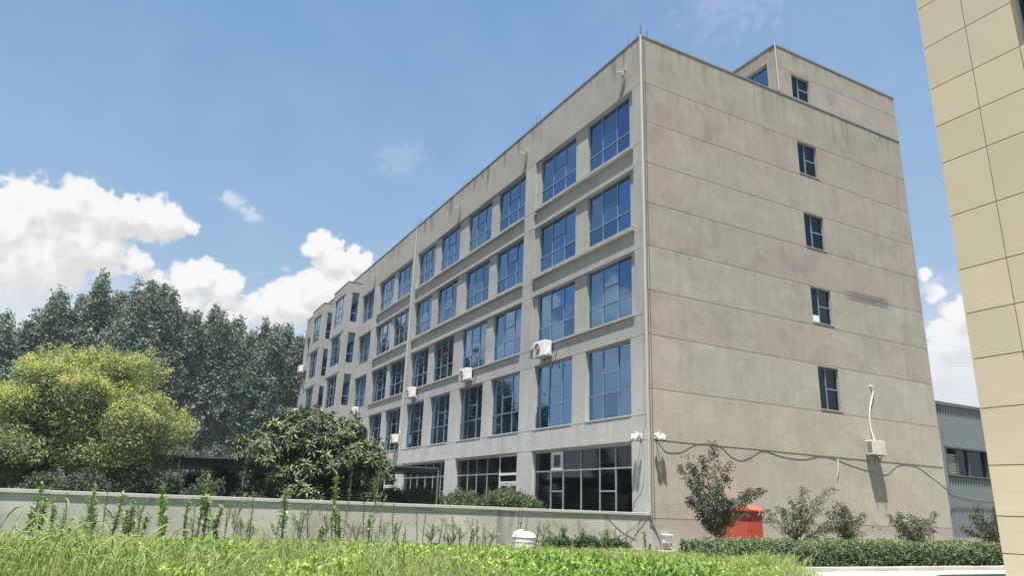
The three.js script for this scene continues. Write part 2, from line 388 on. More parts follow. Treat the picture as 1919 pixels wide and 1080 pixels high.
// a framed window: w by h, bars as [x0, x1, y0, y1], panes as [x0, x1, y0, y1]; own z points outdoors
function windowPart(parent, pos, turn, w, h, bars, panes, { frame = M.alu, glass = M.glass, edge = 0.045, depth = 0.06, join = false, odd = null } = {}) {
  const list = [[0, w, 0, edge], [0, w, h - edge, h], [0, edge, edge, h - edge], [w - edge, w, edge, h - edge], ...bars];
  const g = merged(list.map(([a, b, c, d]) => { const q = new THREE.BoxGeometry(b - a, d - c, depth); q.translate((a + b) / 2 - w / 2, (c + d) / 2, 0); return q; }));
  const f = part(parent, 'window', g, frame);
  f.position.set(...pos); f.rotation.y = turn;
  if (join) {
    const gg = merged(panes.map(([a, b, c, d]) => { const q = new THREE.BoxGeometry(b - a, d - c, 0.012); q.rotateY((rw() - 0.5) * 0.012); q.translate((a + b) / 2 - w / 2, (c + d) / 2, -0.012); return q; }));
    const m = part(f, 'glazing', gg, glass); m.userData.kind = 'stuff';
  } else for (const [a, b, c, d] of panes) {
    const p = part(f, 'pane', unitPane, odd ? odd(a, c) ?? glass : glass === M.glass ? [M.glass, M.glass, M.glassB, M.glassC][Math.floor(rw() * 4)] : glass);
    p.position.set((a + b) / 2 - w / 2, (c + d) / 2, -0.012); p.scale.set(b - a, d - c, 1);
    p.rotation.set((rw() - 0.5) * 0.03, (rw() - 0.5) * 0.03, 0);
  }
  return f;
}
function factoryWindow(parent, z1, z0, y0, y1, x, o = {}) {       // facade window from z0 (far) to z1 (near)
  const w = z1 - z0, h = y1 - y0, c1 = w * 0.335, c2 = w * 0.675, t1 = h * 0.355, t2 = h * 0.64, b = 0.022, e = 0.042;
  const bars = [[c1 - b, c1 + b, e, h - e], [c2 - b, c2 + b, e, h - e], [e, c1 - b, t1 - b, t1 + b], [c1 + b, c2 - b, t1 - b, t1 + b], [c2 + b, w - e, t1 - b, t1 + b], [c1 + b, c2 - b, t2 - b, t2 + b]];
  const panes = [[e, c1 - b, e, t1 - b], [c1 + b, c2 - b, e, t1 - b], [c2 + b, w - e, e, t1 - b], [e, c1 - b, t1 + b, h - e], [c1 + b, c2 - b, t1 + b, t2 - b], [c1 + b, c2 - b, t2 + b, h - e], [c2 + b, w - e, t1 + b, h - e]];
  return windowPart(parent, [x, y0, (z0 + z1) / 2], -Math.PI / 2, w, h, bars, panes, o);
}

// ---------------------------------------------------------------- the long five-storey building
const main = thing('factory_building', 'long five storey grey concrete building with rows of blue glass windows', 'building');
const L = 61.2, WD = 17.7, TOP = 21.12;
{
  // openings of the long side [z near, z far]
  const up = [[-1.02, -4.2], [-5.18, -8.52], [-9.97, -13.28], [-14.14, -17.36], [-18.62, -21.8], [-22.72, -25.82], [-27.0, -30.38], [-31.1, -34.56], [-35.85, -39.25]];
  const low = [[-1.0, -4.1], [-5.15, -8.42], [-9.88, -13.04], [-14.03, -17.1], [-18.46, -21.52], [-22.62, -25.8], [-26.98, -30.25], [-31.05, -34.25], [-35.78, -39.1]];
  const tail = [[-45.1, -47.6], [-53.4, -56.2], [-57.2, -60.2]];
  const rows = [[8.7, 11.38], [12.42, 15.05], [16.08, 18.78]];
  const groundHoles = [[-1.02, -8.48], [-9.9, -17.12], [-18.6, -25.75], [-27.0, -34.2], [-35.8, -39.1]];
  const holes = [];
  for (const [a, b] of up) for (const [y0, y1] of rows) holes.push([b, a, y0, y1]);
  for (const [a, b] of low) holes.push([b, a, 4.82, 7.76]);
  for (const [a, b] of tail) { for (const [y0, y1] of rows) holes.push([b, a, y0, y1]); holes.push([b, a, 4.82, 7.76]); }
  for (const [a, b] of groundHoles) holes.push([b, a, 0.62, 3.77]);
  part(main, 'facade_wall', wallSheet('x', -L, -0.36, 0, 20.9, 0.125, 0.5, holes.map((h) => [h[0], Math.min(h[1], -0.4), h[2], h[3]])), M.facade);
  // cladding flush with the columns, in pieces with open joints
  const J = 0.011;
  const clad = (name, z1, z0, y0, y1, hs = [], x0 = 0) => part(main, numbered(name), wallSheet('x', z0 + J, z1 - J, y0 + J, y1 - J, x0, 0.124, hs), M.facade);
  const cols = [[-0.0, -0.66], [-8.86, -9.92], [-25.84, -26.86], [-34.6, -35.78]];
  const pk = [0, -8.9, -17.6, -26.3, -35.3, -44.5, -53, -L];
  for (let i = 0; i < 7; i++) clad('parapet_panel', pk[i], pk[i + 1], 18.79, TOP);
  for (const [a, b] of cols) for (const [y0, y1] of [[8.62, 12.1], [12.1, 15.08], [15.08, 16.02], [16.02, 18.79]]) clad('column_panel', a, b, y0, y1);
  const bk = [0, -4.6, -8.9, -17.6, -26.3, -35.3, -39.66];
  for (let i = 0; i < bk.length - 1; i++) clad('spandrel_panel', bk[i], bk[i + 1], 7.8, 8.62);
  for (let i = 0; i < bk.length - 1; i++) clad('spandrel_panel', bk[i], bk[i + 1], 3.83, 4.76);
  // piers of the second storey
  const edges = [0, ...low.flat(), -39.66];
  for (let i = 0; i < edges.length; i += 2) clad('pier_panel', edges[i], edges[i + 1], 4.76, 7.8);
  const ge = [0, ...groundHoles.flat(), -39.66];
  for (let i = 0; i < ge.length; i += 2) clad('pier_panel', ge[i], ge[i + 1], 0, 3.83);
  for (const [a, b] of groundHoles) clad('apron_panel', a, b, 0, 0.62);
  for (const [y0, y1, w0, w1] of [[8.62, 12.42, 8.7, 11.38], [12.42, 16.08, 12.46, 15.05], [16.08, 18.79, 16.12, 18.75]]) clad('bay_panel', -35.78, -39.66, y0, y1, [[-39.2, -35.82, w0 + 0.02, w1]]);
  for (const [z1, z0] of [[-44.65, -48.1], [-52.85, -L]]) {
    const t = tail.filter(([a, b]) => a < z1 && b > z0);
    for (const [y0, y1, w0, w1] of [[0, 4.76, 0, 0], [4.76, 8.62, 4.82, 7.76], [8.62, 12.42, 8.7, 11.38], [12.42, 16.08, 12.46, 15.05], [16.08, 18.79, 16.12, 18.75]]) clad('bay_panel', z1, z0, y0, y1, w1 ? t.map(([a, b]) => [b, a, w0, w1]) : []);
  }
  // recessed bays: projecting sills and lintel ledges
  for (const [a, b] of [[-0.67, -8.85], [-9.93, -25.83], [-26.87, -34.59]]) {
    for (const [y0, y1] of [[8.63, 8.73], [12.27, 12.44], [15.96, 16.1]]) part(main, numbered('sill'), box(-0.075, 0.22, y0, y1, b + 0.02, a - 0.02), M.facade);
    for (const [y0, y1] of [[11.38, 11.62], [15.05, 15.22]]) part(main, numbered('lintel'), box(0.01, 0.123, y0, y1, b, a), M.facade);
  }
  for (const [a, b] of low) part(main, numbered('sill'), box(-0.02, 0.2, 4.77, 4.83, b + 0.02, a - 0.02), M.facade);
  // joints behind the cladding are the wall itself; a dark cap closes the parapet
  part(main, 'parapet_coping', merged([box(-0.03, 0.52, TOP, TOP + 0.06, -L, 0.03), box(0.522, WD, TOP, TOP + 0.06, -0.42, 0.03)]), M.coping);
  part(main, 'roof_slab', box(0.51, WD - 0.3, 20.0, 20.2, -L + 0.3, -0.4), M.coping);
  part(main, 'rear_wall', box(WD - 0.3, WD - 0.02, 0, 20.9, -L + 0.3, -0.37), M.facade);
  part(main, 'far_gable', box(0.1, WD - 0.02, 0, 20.9, -L - 0.02, -L + 0.28), M.facade);
  // windows of the long side
  up.forEach(([a, b]) => rows.forEach(([y0, y1]) => factoryWindow(main, a, b, y0 + 0.03, y1, 0.255)));
  low.forEach(([a, b]) => factoryWindow(main, a, b, 4.83, 7.76, 0.2));
  tail.forEach(([a, b]) => [...rows, [4.82, 7.76]].forEach(([y0, y1]) => factoryWindow(main, a, b, y0, y1, 0.22, { join: true })));
  part(main, 'floor_slab', box(0.51, WD - 0.31, 3.95, 4.15, -L + 0.3, -0.4), M.interior);
  part(main, 'ground_slab', box(0.09, WD - 0.31, 0.04, 0.14, -L + 0.3, -0.4), M.interior);
  part(main, 'hall_wall', box(8.4, 8.5, 0.15, 3.94, -L + 0.3, -0.4), M.interior);
  for (const z of [-9.2, -17.9, -26.4, -35]) part(main, numbered('partition_wall'), box(0.51, 8.39, 0.15, 3.94, z - 0.08, z + 0.08), M.interior);

  // ground floor glazing
  const bar = 0.03;
  const shop = (z1, z0, mull, extra, doorTo = null, frame = M.aluPale) => {
    const w = z1 - z0, h = 3.14, y0 = 0.63, tr = 2.9 - y0, ex = 2.04 - y0, e = 0.05;
    const xs = mull.map((m) => m - z0).sort((a, b) => a - b), ed = [0, ...xs, w], bars = [], panes = [];
    for (const x of xs) bars.push([x - bar, x + bar, e, h - e]);
    for (let i = 0; i < ed.length - 1; i++) {
      const a = i ? ed[i] + bar : e, b = i < ed.length - 2 ? ed[i + 1] - bar : w - e, mid = (a + b) / 2 + z0;
      if (doorTo !== null && mid > doorTo) continue;
      bars.push([a, b, tr - bar, tr + bar]);
      if (!(doorTo === null && extra.vent && Math.abs(mid - extra.vent) < 0.4)) panes.push([a, b, tr + bar, h - e]);
      if (extra.low.some((m) => Math.abs(mid - m) < 0.45)) { bars.push([a, b, ex - bar, ex + bar]); panes.push([a, b, e, ex - bar], [a, b, ex + bar, tr - bar]); }
      else panes.push([a, b, e, tr - bar]);
    }
    return windowPart(main, [0.2, y0, (z0 + z1) / 2], -Math.PI / 2, w, h, bars, panes, { glass: M.clear, frame, edge: 0.06 });
  };
  shop(-1.02, -8.48, [-2.25, -3.31, -4.65, -6.03, -7.04], { low: [-2.78, -6.53], vent: -6.53 });
  shop(-11.95, -17.12, [-13.37, -14.62, -15.75], { low: [-15.2] });
  shop(-18.6, -25.75, [-19.5, -20.7, -21.95, -23.28, -24.43], { low: [-23.85, -19.1] });
  shop(-29.6, -34.2, [-31.0, -32.6], { low: [] });
  shop(-35.8, -39.1, [-36.9, -38.0], { low: [] });
  // louvred extractor panel in the first big window
  const vent = part(main, 'vent_panel', wallSheet('x', -7.0, -6.06, 2.94, 3.71, 0.165, 0.2, [[-6.82, -6.24, 3.06, 3.58]]), M.white);
  for (let i = 0; i < 7; i++) { const s = part(vent, 'louvre', new THREE.BoxGeometry(0.05, 0.012, 0.58), M.steel); s.position.set(0.185, 3.1 + i * 0.073, -6.53); s.rotation.z = 0.6; }
  part(main, 'vent_duct', box(0.25, 0.7, 3.0, 3.65, -6.95, -6.1), M.steel);
  // white double doors with fanlight
  const door = (z1, z0, dt) => {
    const w = z1 - z0, f = 0.07, zc = (z0 + z1) / 2;
    const d = part(main, numbered('double_door'), merged([box(0.14, 0.22, 0.15, 3.77, z0, z0 + f), box(0.14, 0.22, 0.15, 3.77, z1 - f, z1), box(0.14, 0.22, 3.7, 3.77, z0 + f, z1 - f), box(0.14, 0.22, 2.8, 2.92, z0 + f, z1 - f), box(0.14, 0.22, dt, dt + 0.1, z0 + f, z1 - f)]), M.whiteFrame);
    for (const s of [-1, 1]) {
      const a = s < 0 ? z0 + f : zc + 0.005, b = s < 0 ? zc - 0.005 : z1 - f, q = 0.11;
      const leaf = part(d, 'door_leaf', merged([box(0.15, 0.2, 0.16, dt, a, a + q), box(0.15, 0.2, 0.16, dt, b - q, b), box(0.15, 0.2, dt - q, dt, a + q, b - q), box(0.15, 0.2, 0.16, 0.5, a + q, b - q)]), M.whiteFrame);
      part(d, 'pane', box(0.17, 0.182, 0.5, dt - q, a + q, b - q), M.clear);
    }
    part(d, 'pane', box(0.17, 0.182, dt + 0.1, 2.8, z0 + f, z1 - f), M.clear);
    part(d, 'pane', box(0.17, 0.182, 2.92, 3.7, z0 + f, z1 - f), M.clear);
  };
  door(-9.9, -11.94, 2.41);
  door(-27.0, -29.58, 2.4);
  // tube lamp hanging in the hall
  part(main, 'ceiling_lamp', box(3.2, 3.32, 3.45, 3.52, -4.9, -3.7), M.lamp);

  // ---- the gable end, banded
  const gw = [[9.46, 10.8, 5.84, 7.74], [9.46, 10.8, 9.73, 11.4], [9.46, 10.8, 13.35, 15.06], [9.46, 10.78, 17.1, 18.81]];
  part(main, 'gable_wall', wallSheet('z', 0.02, WD - 0.02, 0, 20.9, -0.36, -0.022, gw), M.gable);
  for (let i = 0; i < 11; i++) {
    const y0 = BANDS[i] + (i ? 0.012 : 0), y1 = BANDS[i + 1] - 0.012;
    part(main, numbered('wall_band'), wallSheet('z', 0.081, WD, y0, i === 10 ? TOP : y1, -0.021, 0.0, gw.filter((h) => h[2] > y0 && h[3] < BANDS[i + 1])), M.gable);
  }
  const gableWindow = ([a, b, y0, y1], z = -0.13) => {
    const w = b - a, h = y1 - y0, m = w * 0.42, t = h * 0.5, e = 0.045, q = 0.028;
    return windowPart(main, [(a + b) / 2, y0, z], 0, w, h, [[m - q, m + q, e, h - e], [m + q, w - e, t - q, t + q]], [[e, m - q, e, h - e], [m + q, w - e, e, t - q], [m + q, w - e, t + q, h - e]], { glass: M.gableGlass });
  };
  gw.forEach((h) => { gableWindow(h); part(main, numbered('sill'), box(h[0] - 0.03, h[1] + 0.03, h[2] - 0.03, h[2] + 0.012, -0.16, 0.025), M.gable); });
  part(main, 'paper_sheet', box(9.55, 9.98, 9.8, 10.1, -0.1, -0.095), M.white);

  // ---- stair tower on the roof
  const tx = 8.42, tz = -7.2, tt = 23.85;
  const tw = [9.46, 10.75, 21.25, 22.56];
  const J2 = 0.012;
  part(main, 'tower_wall', wallSheet('z', tx + 0.02, WD - 0.02, 20.2, tt - 0.05, -0.35, -0.022, [tw]), M.gable);
  const tb = [TOP + 0.02, 22.66, tt];
  for (let i = 0; i < 2; i++) part(main, numbered('wall_band'), wallSheet('z', tx, WD, tb[i] + J2 + (i ? 0 : 0.05), tb[i + 1] - J2, -0.021, 0.0, i ? [] : [tw]), M.gable);
  gableWindow(tw);
  const side = [-5.6, -0.55, 20.75, 23.1];
  part(main, 'tower_wall', wallSheet('x', tz, -0.36, 20.2, tt - 0.02, tx, tx + 0.3, [side]), M.gable);
  part(main, 'tower_wall', box(tx + 0.31, WD - 0.02, 20.2, tt - 0.02, tz, tz + 0.3), M.gable);
  part(main, 'tower_wall', box(WD - 0.3, WD - 0.02, 20.2, tt - 0.02, tz + 0.31, -0.36), M.gable);
  part(main, 'tower_roof', box(tx - 0.03, WD + 0.03, tt - 0.019, tt + 0.06, tz - 0.03, 0.03), M.coping);
  windowPart(main, [tx + 0.2, side[2], (side[0] + side[1]) / 2], -Math.PI / 2, side[1] - side[0], side[3] - side[2], [[1.2, 1.26, 0.05, 2.3], [2.5, 2.56, 0.05, 2.3], [3.8, 3.86, 0.05, 2.3], [0.05, 5.0, 1.15, 1.2]], [[0.05, 1.2, 1.2, 2.3], [1.26, 2.5, 1.2, 2.3], [2.56, 3.8, 1.2, 2.3], [3.86, 5.0, 1.2, 2.3], [0.05, 1.2, 0.05, 1.15], [1.26, 2.5, 0.05, 1.15], [2.56, 3.8, 0.05, 1.15], [3.86, 5.0, 0.05, 1.15]], { glass: M.glassB });

  // ---- two box bays at the far end
  const lv = [[1.7, 4.4], [5.4, 8.1], [9.1, 11.85], [12.8, 15.5], [16.45, 19.15]];
  for (const [z1, z0] of [[-39.68, -44.6], [-48.15, -52.8]]) {
    const X = -1.25, t = 0.25;
    const bay = part(main, numbered('bay_front'), wallSheet('x', z0, z1, 0, 20.05, X, X + t, lv.map(([a, b]) => [z0 + 0.75, z1 - 0.75, a, b])), M.facade);
    part(main, numbered('bay_side'), wallSheet('z', X + t, 0.0, 0, 20.05, z1 - t, z1, lv.map(([a, b]) => [X + 0.42, -0.2, a, b])), M.facade);
    part(main, numbered('bay_side'), wallSheet('z', X + t, 0.0, 0, 20.05, z0, z0 + t, lv.map(([a, b]) => [X + 0.42, -0.2, a, b])), M.facade);
    part(main, numbered('bay_roof'), box(X - 0.02, 0.0, 20.05, 20.12, z0 - 0.02, z1 + 0.02), M.coping);
    for (const [a, b] of lv) {
      factoryWindow(main, z1 - 0.75, z0 + 0.75, a, b, X + 0.12, { join: true });
      for (const [zz, turn] of [[z1 - 0.12, 0], [z0 + 0.12, Math.PI]]) {
        const w = 0.63, h = b - a;
        windowPart(main, [(X + 0.42 - 0.2) / 2, a, zz], turn, w, h, [[0.05, w - 0.05, h * 0.3 - 0.03, h * 0.3 + 0.03]], [[0.05, w - 0.05, 0.05, h * 0.3 - 0.03], [0.05, w - 0.05, h * 0.3 + 0.03, h - 0.05]], { join: true });
      }
    }
    for (const [, b] of lv.slice(0, 4)) part(main, numbered('band_course'), box(X - 0.03, X - 0.001, b + 0.12, b + 0.9, z0 - 0.0, z1), M.facade);
  }
}

// ---------------------------------------------------------------- cream panelled building at the right
{
  const X = -0.67, Z = 12.07, H = 14.6, Z1 = 20.2;
  const b = thing('panelled_building', 'cream panelled building with dark joints at the right edge of the photo', 'building');
  const win = [[14.18, 15.55, 11.62, 13.9], [17.1, 18.5, 11.62, 13.9], [14.18, 15.55, 8.1, 10.2], [17.1, 18.5, 8.1, 10.2]].filter((w) => w[2] > 11);
  part(b, 'core', merged([wallSheet('x', Z + 0.02, Z1, 0, H, X + 0.02, X + 0.4, win), box(X + 0.41, X + 12, 0, H, Z + 0.02, Z + 0.4), box(X + 0.41, X + 12, 0, H, Z1 - 0.3, Z1), box(X + 11.6, X + 12, 0, H, Z + 0.41, Z1 - 0.31), box(X + 0.41, X + 11.59, H - 0.3, H - 0.05, Z + 0.41, Z1 - 0.31)]), M.panelGroove);
  const ys = [0.0, 0.75, 1.48, 2.5, 3.7, 4.79, 5.83, 6.87, 8.21, 9.58, 10.58, 11.62, 12.81, 14.0, H];
  const zs = [Z, 13.09, 14.12, 15.62, 17.04, 18.55, Z1];
  const J = 0.011;
  for (let j = 0; j < ys.length - 1; j++) for (let i = 0; i < zs.length - 1; i++) {
    if ([2, 4].includes(i) && ys[j] >= 11.6 && ys[j] < 13.9) {
      if (ys[j] >= 12.8) continue;
      continue;
    }
    part(b, numbered('facing_panel'), box(X, X + 0.018, ys[j] + J, ys[j + 1] - J, zs[i] + (i ? J : -0.02), zs[i + 1] - J), M.panels[(i * 7 + j * 5 + ((i * j) % 3)) % 4]);
  }
  for (let j = 0; j < ys.length - 1; j++) for (let i = 0; i < 6; i++) part(b, numbered('facing_panel'), box(X + 0.02 + i * 2 + J, X + 0.02 + (i + 1) * 2 - J, ys[j] + J, ys[j + 1] - J, Z - 0.018, Z), M.panels[(i + j * 3) % 4]);
  for (const w of win) windowPart(b, [X + 0.14, w[2], (w[0] + w[1]) / 2], -Math.PI / 2, w[1] - w[0], w[3] - w[2], [[0.66, 0.72, 0.05, 2.2], [0.05, 0.66, 1.5, 1.55], [0.72, 1.32, 1.5, 1.55]], [[0.05, 0.66, 0.05, 1.5], [0.72, 1.32, 0.05, 1.5], [0.05, 0.66, 1.55, 2.2], [0.72, 1.32, 1.55, 2.2]], { frame: M.sheetTrim, glass: M.gableGlass });
  part(b, 'parapet_cap', box(X - 0.04, X + 12.05, H + 0.005, H + 0.08, Z - 0.05, Z1 + 0.05), M.panel);
}

// ---------------------------------------------------------------- grey corrugated shed
{
  const z = -0.55, x0 = WD + 0.02, x1 = 34, h = 7.1;
  const s = thing('metal_shed', 'grey corrugated metal shed behind the gable end', 'shed');
  const strip = (a, b, y0, y1) => {                     // trapezoidal sheet
    const g = [], pitch = 0.22;
    for (let x = a; x < b - 0.01; x += pitch) {
      const w = Math.min(pitch, b - x);
      g.push([x, 0], [x + w * 0.45, 0], [x + w * 0.56, 0.035], [x + w * 0.88, 0.035]);
    }
    g.push([b, 0]);
    const sh = new THREE.Shape([...g.map(([x, q]) => new THREE.Vector2(x, -z - q)), new THREE.Vector2(b, -z + 0.02), new THREE.Vector2(a, -z + 0.02)]);
    const e = new THREE.ExtrudeGeometry(sh, { depth: y1 - y0, bevelEnabled: false, curveSegments: 1 });
    e.rotateX(-Math.PI / 2).translate(0, y0, 0);
    return e;
  };
  part(s, 'wall_sheet', strip(x0, 18.84, 0.7, h - 0.1), M.sheet);
  part(s, 'wall_sheet', strip(18.85, 22.4, 4.97, h - 0.1), M.sheet);
  part(s, 'wall_sheet', strip(18.85, 22.4, 0.7, 3.5), M.sheet);
  part(s, 'wall_sheet', strip(22.41, x1, 0.7, h - 0.1), M.sheet);
  part(s, 'base_wall', box(x0, x1, 0, 0.69, z - 0.12, z + 0.05), M.gable);
  part(s, 'eaves_trim', box(x0, x1, h - 0.1, h + 0.06, z - 0.05, z + 0.12), M.sheetTrim);
  part(s, 'roof', box(x0, x1, h - 0.04, h + 0.02, -18, z - 0.06), M.sheet);
  part(s, 'rear_wall', box(x0, x1, 0, h - 0.05, -18.2, -18.01), M.sheet);
  part(s, 'end_wall', box(x1 - 0.1, x1, 0, h - 0.05, -18, z - 0.13), M.sheet);
  const y0 = 3.54, y1 = 4.93, wx0 = 18.86, wx1 = 22.38;
  const w = part(s, 'window', merged([box(wx0, wx1, y0, y0 + 0.06, z - 0.12, z + 0.1), box(wx0, wx1, y1 - 0.05, y1, z - 0.12, z + 0.16), box(wx0, wx0 + 0.05, y0 + 0.06, y1 - 0.05, z - 0.12, z + 0.06), box(wx1 - 0.05, wx1, y0 + 0.06, y1 - 0.05, z - 0.12, z + 0.06), box(19.72, 19.78, y0 + 0.06, y1 - 0.05, z - 0.1, z + 0.03), box(20.72, 20.77, y0 + 0.06, y1 - 0.05, z - 0.1, z + 0.03)]), M.sheetTrim);
  part(w, 'pane', box(19.79, 20.71, y0 + 0.07, y1 - 0.06, z - 0.09, z - 0.08), M.gableGlass);
  part(w, 'pane', box(20.78, wx1 - 0.06, y0 + 0.07, y1 - 0.06, z - 0.12, z - 0.11), M.gableGlass);
  for (let i = 0; i < 8; i++) { const l = part(w, 'louvre', new THREE.BoxGeometry(0.78, 0.1, 0.012), M.pipe); l.position.set(19.32, y0 + 0.14 + i * 0.125, z - 0.04); l.rotation.x = 0.6; }
  part(s, 'inner_floor', box(x0, x1 - 0.11, 0.0, 0.1, -18, z - 0.13), M.interior);
  part(s, 'conduit', merged([box(18.05, 18.1, 0.7, h - 0.12, z + 0.05, z + 0.09), box(18.03, 18.2, 4.66, 4.72, z + 0.05, z + 0.13)]), M.pipe);
}

// ---------------------------------------------------------------- boundary wall
{
  const w = thing('boundary_wall', 'low rendered concrete wall with a pale coping behind the tall grass', 'wall');
  const cuts = [-0.06, -9.4, -18.3, -27.5, -40];
  for (let i = 0; i < 4; i++) part(w, numbered('wall_panel'), box(cuts[i + 1] + (i < 3 ? 0.006 : 0), cuts[i], 0, 1.19, -0.16, 0.05), M.wall);
  const r = rng(4);
  for (let x = -0.0, k = 0; x > -40; k++) {
    const l = 2.7 + r() * 0.6, e = Math.max(-40, x - l);
    const c = part(w, numbered('coping_stone'), new RoundedBoxGeometry(x - e - 0.005, 0.095, 0.30, 1, 0.012), M.wallCoping);
    c.position.set((x + e) / 2, 1.238 + (r() - 0.5) * 0.008, -0.055); c.rotation.z = (r() - 0.5) * 0.003;
    x = e;
  }
  part(w, 'footing', box(-40, 0.0, -0.02, 0.05, 0.052, 0.11), M.wallCoping);
  top('concrete_apron', box(0, WD, -0.03, 0.045, 0.01, 0.7), M.road, 'narrow concrete apron along the gable end', 'paving', null, 'structure');
}

// ---------------------------------------------------------------- dark carport, gatehouse and house behind the wall
{
  const c = thing('carport', 'flat dark netted carport on thin posts behind the boundary wall', 'carport');
  const poly = [[-17.6, -13.9], [-12.31, -9.97], [-4.58, -8.54], [-2.6, -13.4], [-11.8, -24.0], [-16.2, -28.5]];
  const sh = new THREE.Shape(poly.map(([x, z]) => new THREE.Vector2(x, -z)));
  const g = new THREE.ExtrudeGeometry(sh, { depth: 0.035, bevelEnabled: false }).rotateX(-Math.PI / 2).translate(0, 2.8, 0);
  part(c, 'roof_net', g, M.net);
  for (let i = 0; i < poly.length; i++) {
    const [a, b] = poly[i], [d, e] = poly[(i + 1) % poly.length];
    part(c, 'beam', limb([[a, 2.76, b], [d, 2.76, e]], [0.035, 0.035], 6), M.net);
    part(c, 'post', limb([[a, 0, b], [a, 2.76, b]], [0.03, 0.03], 6), M.steel);
  }
  for (const [x, z] of [[-9.4, -9.45], [-14.6, -11.7], [-7.5, -19]]) part(c, 'post', limb([[x, 0, z], [x, 2.76, z]], [0.03, 0.03], 6), M.steel);
  part(c, 'brace', limb([[-12.31, 2.2, -9.97], [-11.2, 2.74, -9.8]], [0.02, 0.02], 5), M.pipe);

  const p = thing('planter_wall', 'low pale brick planter edge seen past the carport posts', 'planter', [-12.7, 0, -15.8], null, -0.5);
  part(p, 'brick_course', box(-2.6, 2.6, 0, 1.05, -0.12, 0.12), mat(0.42, 0.34, 0.26));
  part(p, 'cap', box(-2.65, 2.65, 1.05, 1.12, -0.16, 0.16), M.wallCoping);

  const gh = thing('gatehouse', 'small white outbuilding with dark doorways half hidden under the yellow tree', 'outbuilding', [-19.9, 0, -28], null, -0.45);
  part(gh, 'wall', wallSheet('z', -2.4, 2.2, 0, 3.2, -0.2, 0, [[-2.1, -1.4, 0.02, 2.4], [-1.15, -0.45, 0.02, 2.4], [-0.15, 0.4, 0.02, 2.4]]), M.whiteFrame);
  part(gh, 'roof', box(-2.7, 2.5, 3.2, 3.4, -4.3, 0.4), M.coping);
  part(gh, 'rear_wall', box(-2.4, 2.2, 0, 3.19, -4.0, -3.8), M.whiteFrame);
  for (const s of [-2.4, 2.0]) part(gh, 'side_wall', box(s, s + 0.2, 0, 3.19, -3.79, -0.21), M.whiteFrame);
  for (const x of [-1.75, -0.8, 0.12]) part(gh, 'door', box(x - 0.33, x + 0.33, 0.02, 2.38, -0.19, -0.15), M.sheetTrim);
  for (let i = 0; i < 9; i++) part(gh, 'rib', box(0.7 + i * 0.16, 0.76 + i * 0.16, 0.1, 2.9, 0, 0.04), M.whiteFrame);
}

// ---------------------------------------------------------------- air conditioners
function acUnit(label, pos, turn, s = 1) {
  const a = thing('air_conditioner', label, 'air conditioner', pos, 'outdoor air conditioning units on the building', turn);
  const w = 0.86 * s, h = 0.62 * s, d = 0.34 * s, gap = 0.12;
  const body = part(a, 'casing', new RoundedBoxGeometry(w, h, d, 2, 0.02), s > 0.99 && label.includes('cream') ? M.cream : M.white);
  body.position.set(0, h / 2 + 0.05, gap + d / 2);
  if (label.startsWith('cream')) {
    for (const x of [0.2, 0.24]) part(a, 'seam', new THREE.BoxGeometry(0.012, h * 0.86, 0.006).translate(x, h / 2 + 0.05, gap + d + 0.002), M.pipe);
  } else {
  const fan = part(a, 'fan_grille', merged([new THREE.TorusGeometry(0.24 * s, 0.014, 5, 24), new THREE.TorusGeometry(0.17 * s, 0.009, 4, 20), new THREE.TorusGeometry(0.1 * s, 0.009, 4, 16), new THREE.TorusGeometry(0.04 * s, 0.012, 4, 12)]), M.pipe);
  fan.position.set(-0.13 * s, h / 2 + 0.05, gap + d + 0.008);
  const disc = part(a, 'fan_opening', new THREE.CylinderGeometry(0.24 * s, 0.24 * s, 0.006, 24).rotateX(Math.PI / 2), M.grille);
  disc.position.set(-0.13 * s, h / 2 + 0.05, gap + d + 0.002);
  }
  const lv = part(a, 'side_louvre', merged([0, 1, 2, 3, 4, 5, 6].map((i) => new THREE.BoxGeometry(0.008, 0.03, d * 0.7).translate(-w / 2 - 0.003, 0.12 * s + i * 0.07 * s + 0.05, gap + d / 2))), M.grille);
  for (const x of [-w * 0.32, w * 0.32]) part(a, 'bracket', merged([new THREE.BoxGeometry(0.03, 0.03, gap + d + 0.05).translate(x, 0.035, (gap + d + 0.05) / 2), new THREE.BoxGeometry(0.03, 0.42, 0.03).translate(x, -0.16, 0.017), (() => { const q = new THREE.BoxGeometry(0.022, 0.022, 0.52).translate(0, 0, 0); q.rotateX(0.72); q.translate(x, -0.15, 0.24); return q; })()]), M.steel);
  const valve = part(a, 'valve_cover', new RoundedBoxGeometry(0.06, 0.2 * s, 0.14, 1, 0.01), M.white);
  valve.position.set(w / 2 + 0.03, 0.2 * s, gap + d * 0.45);
  part(a, 'pipe', limb([[w / 2 + 0.04, 0.16, gap + 0.1], [w / 2 + 0.14, 0.02, gap + 0.02], [w / 2 + 0.1, -0.14, 0.03], [w / 2 + 0.2, 0.1, 0.02], [w / 2 + 0.3, 0.3, 0.02]], [0.022, 0.022, 0.022, 0.022, 0.02], 6, 14), M.pipe);
  return a;
}
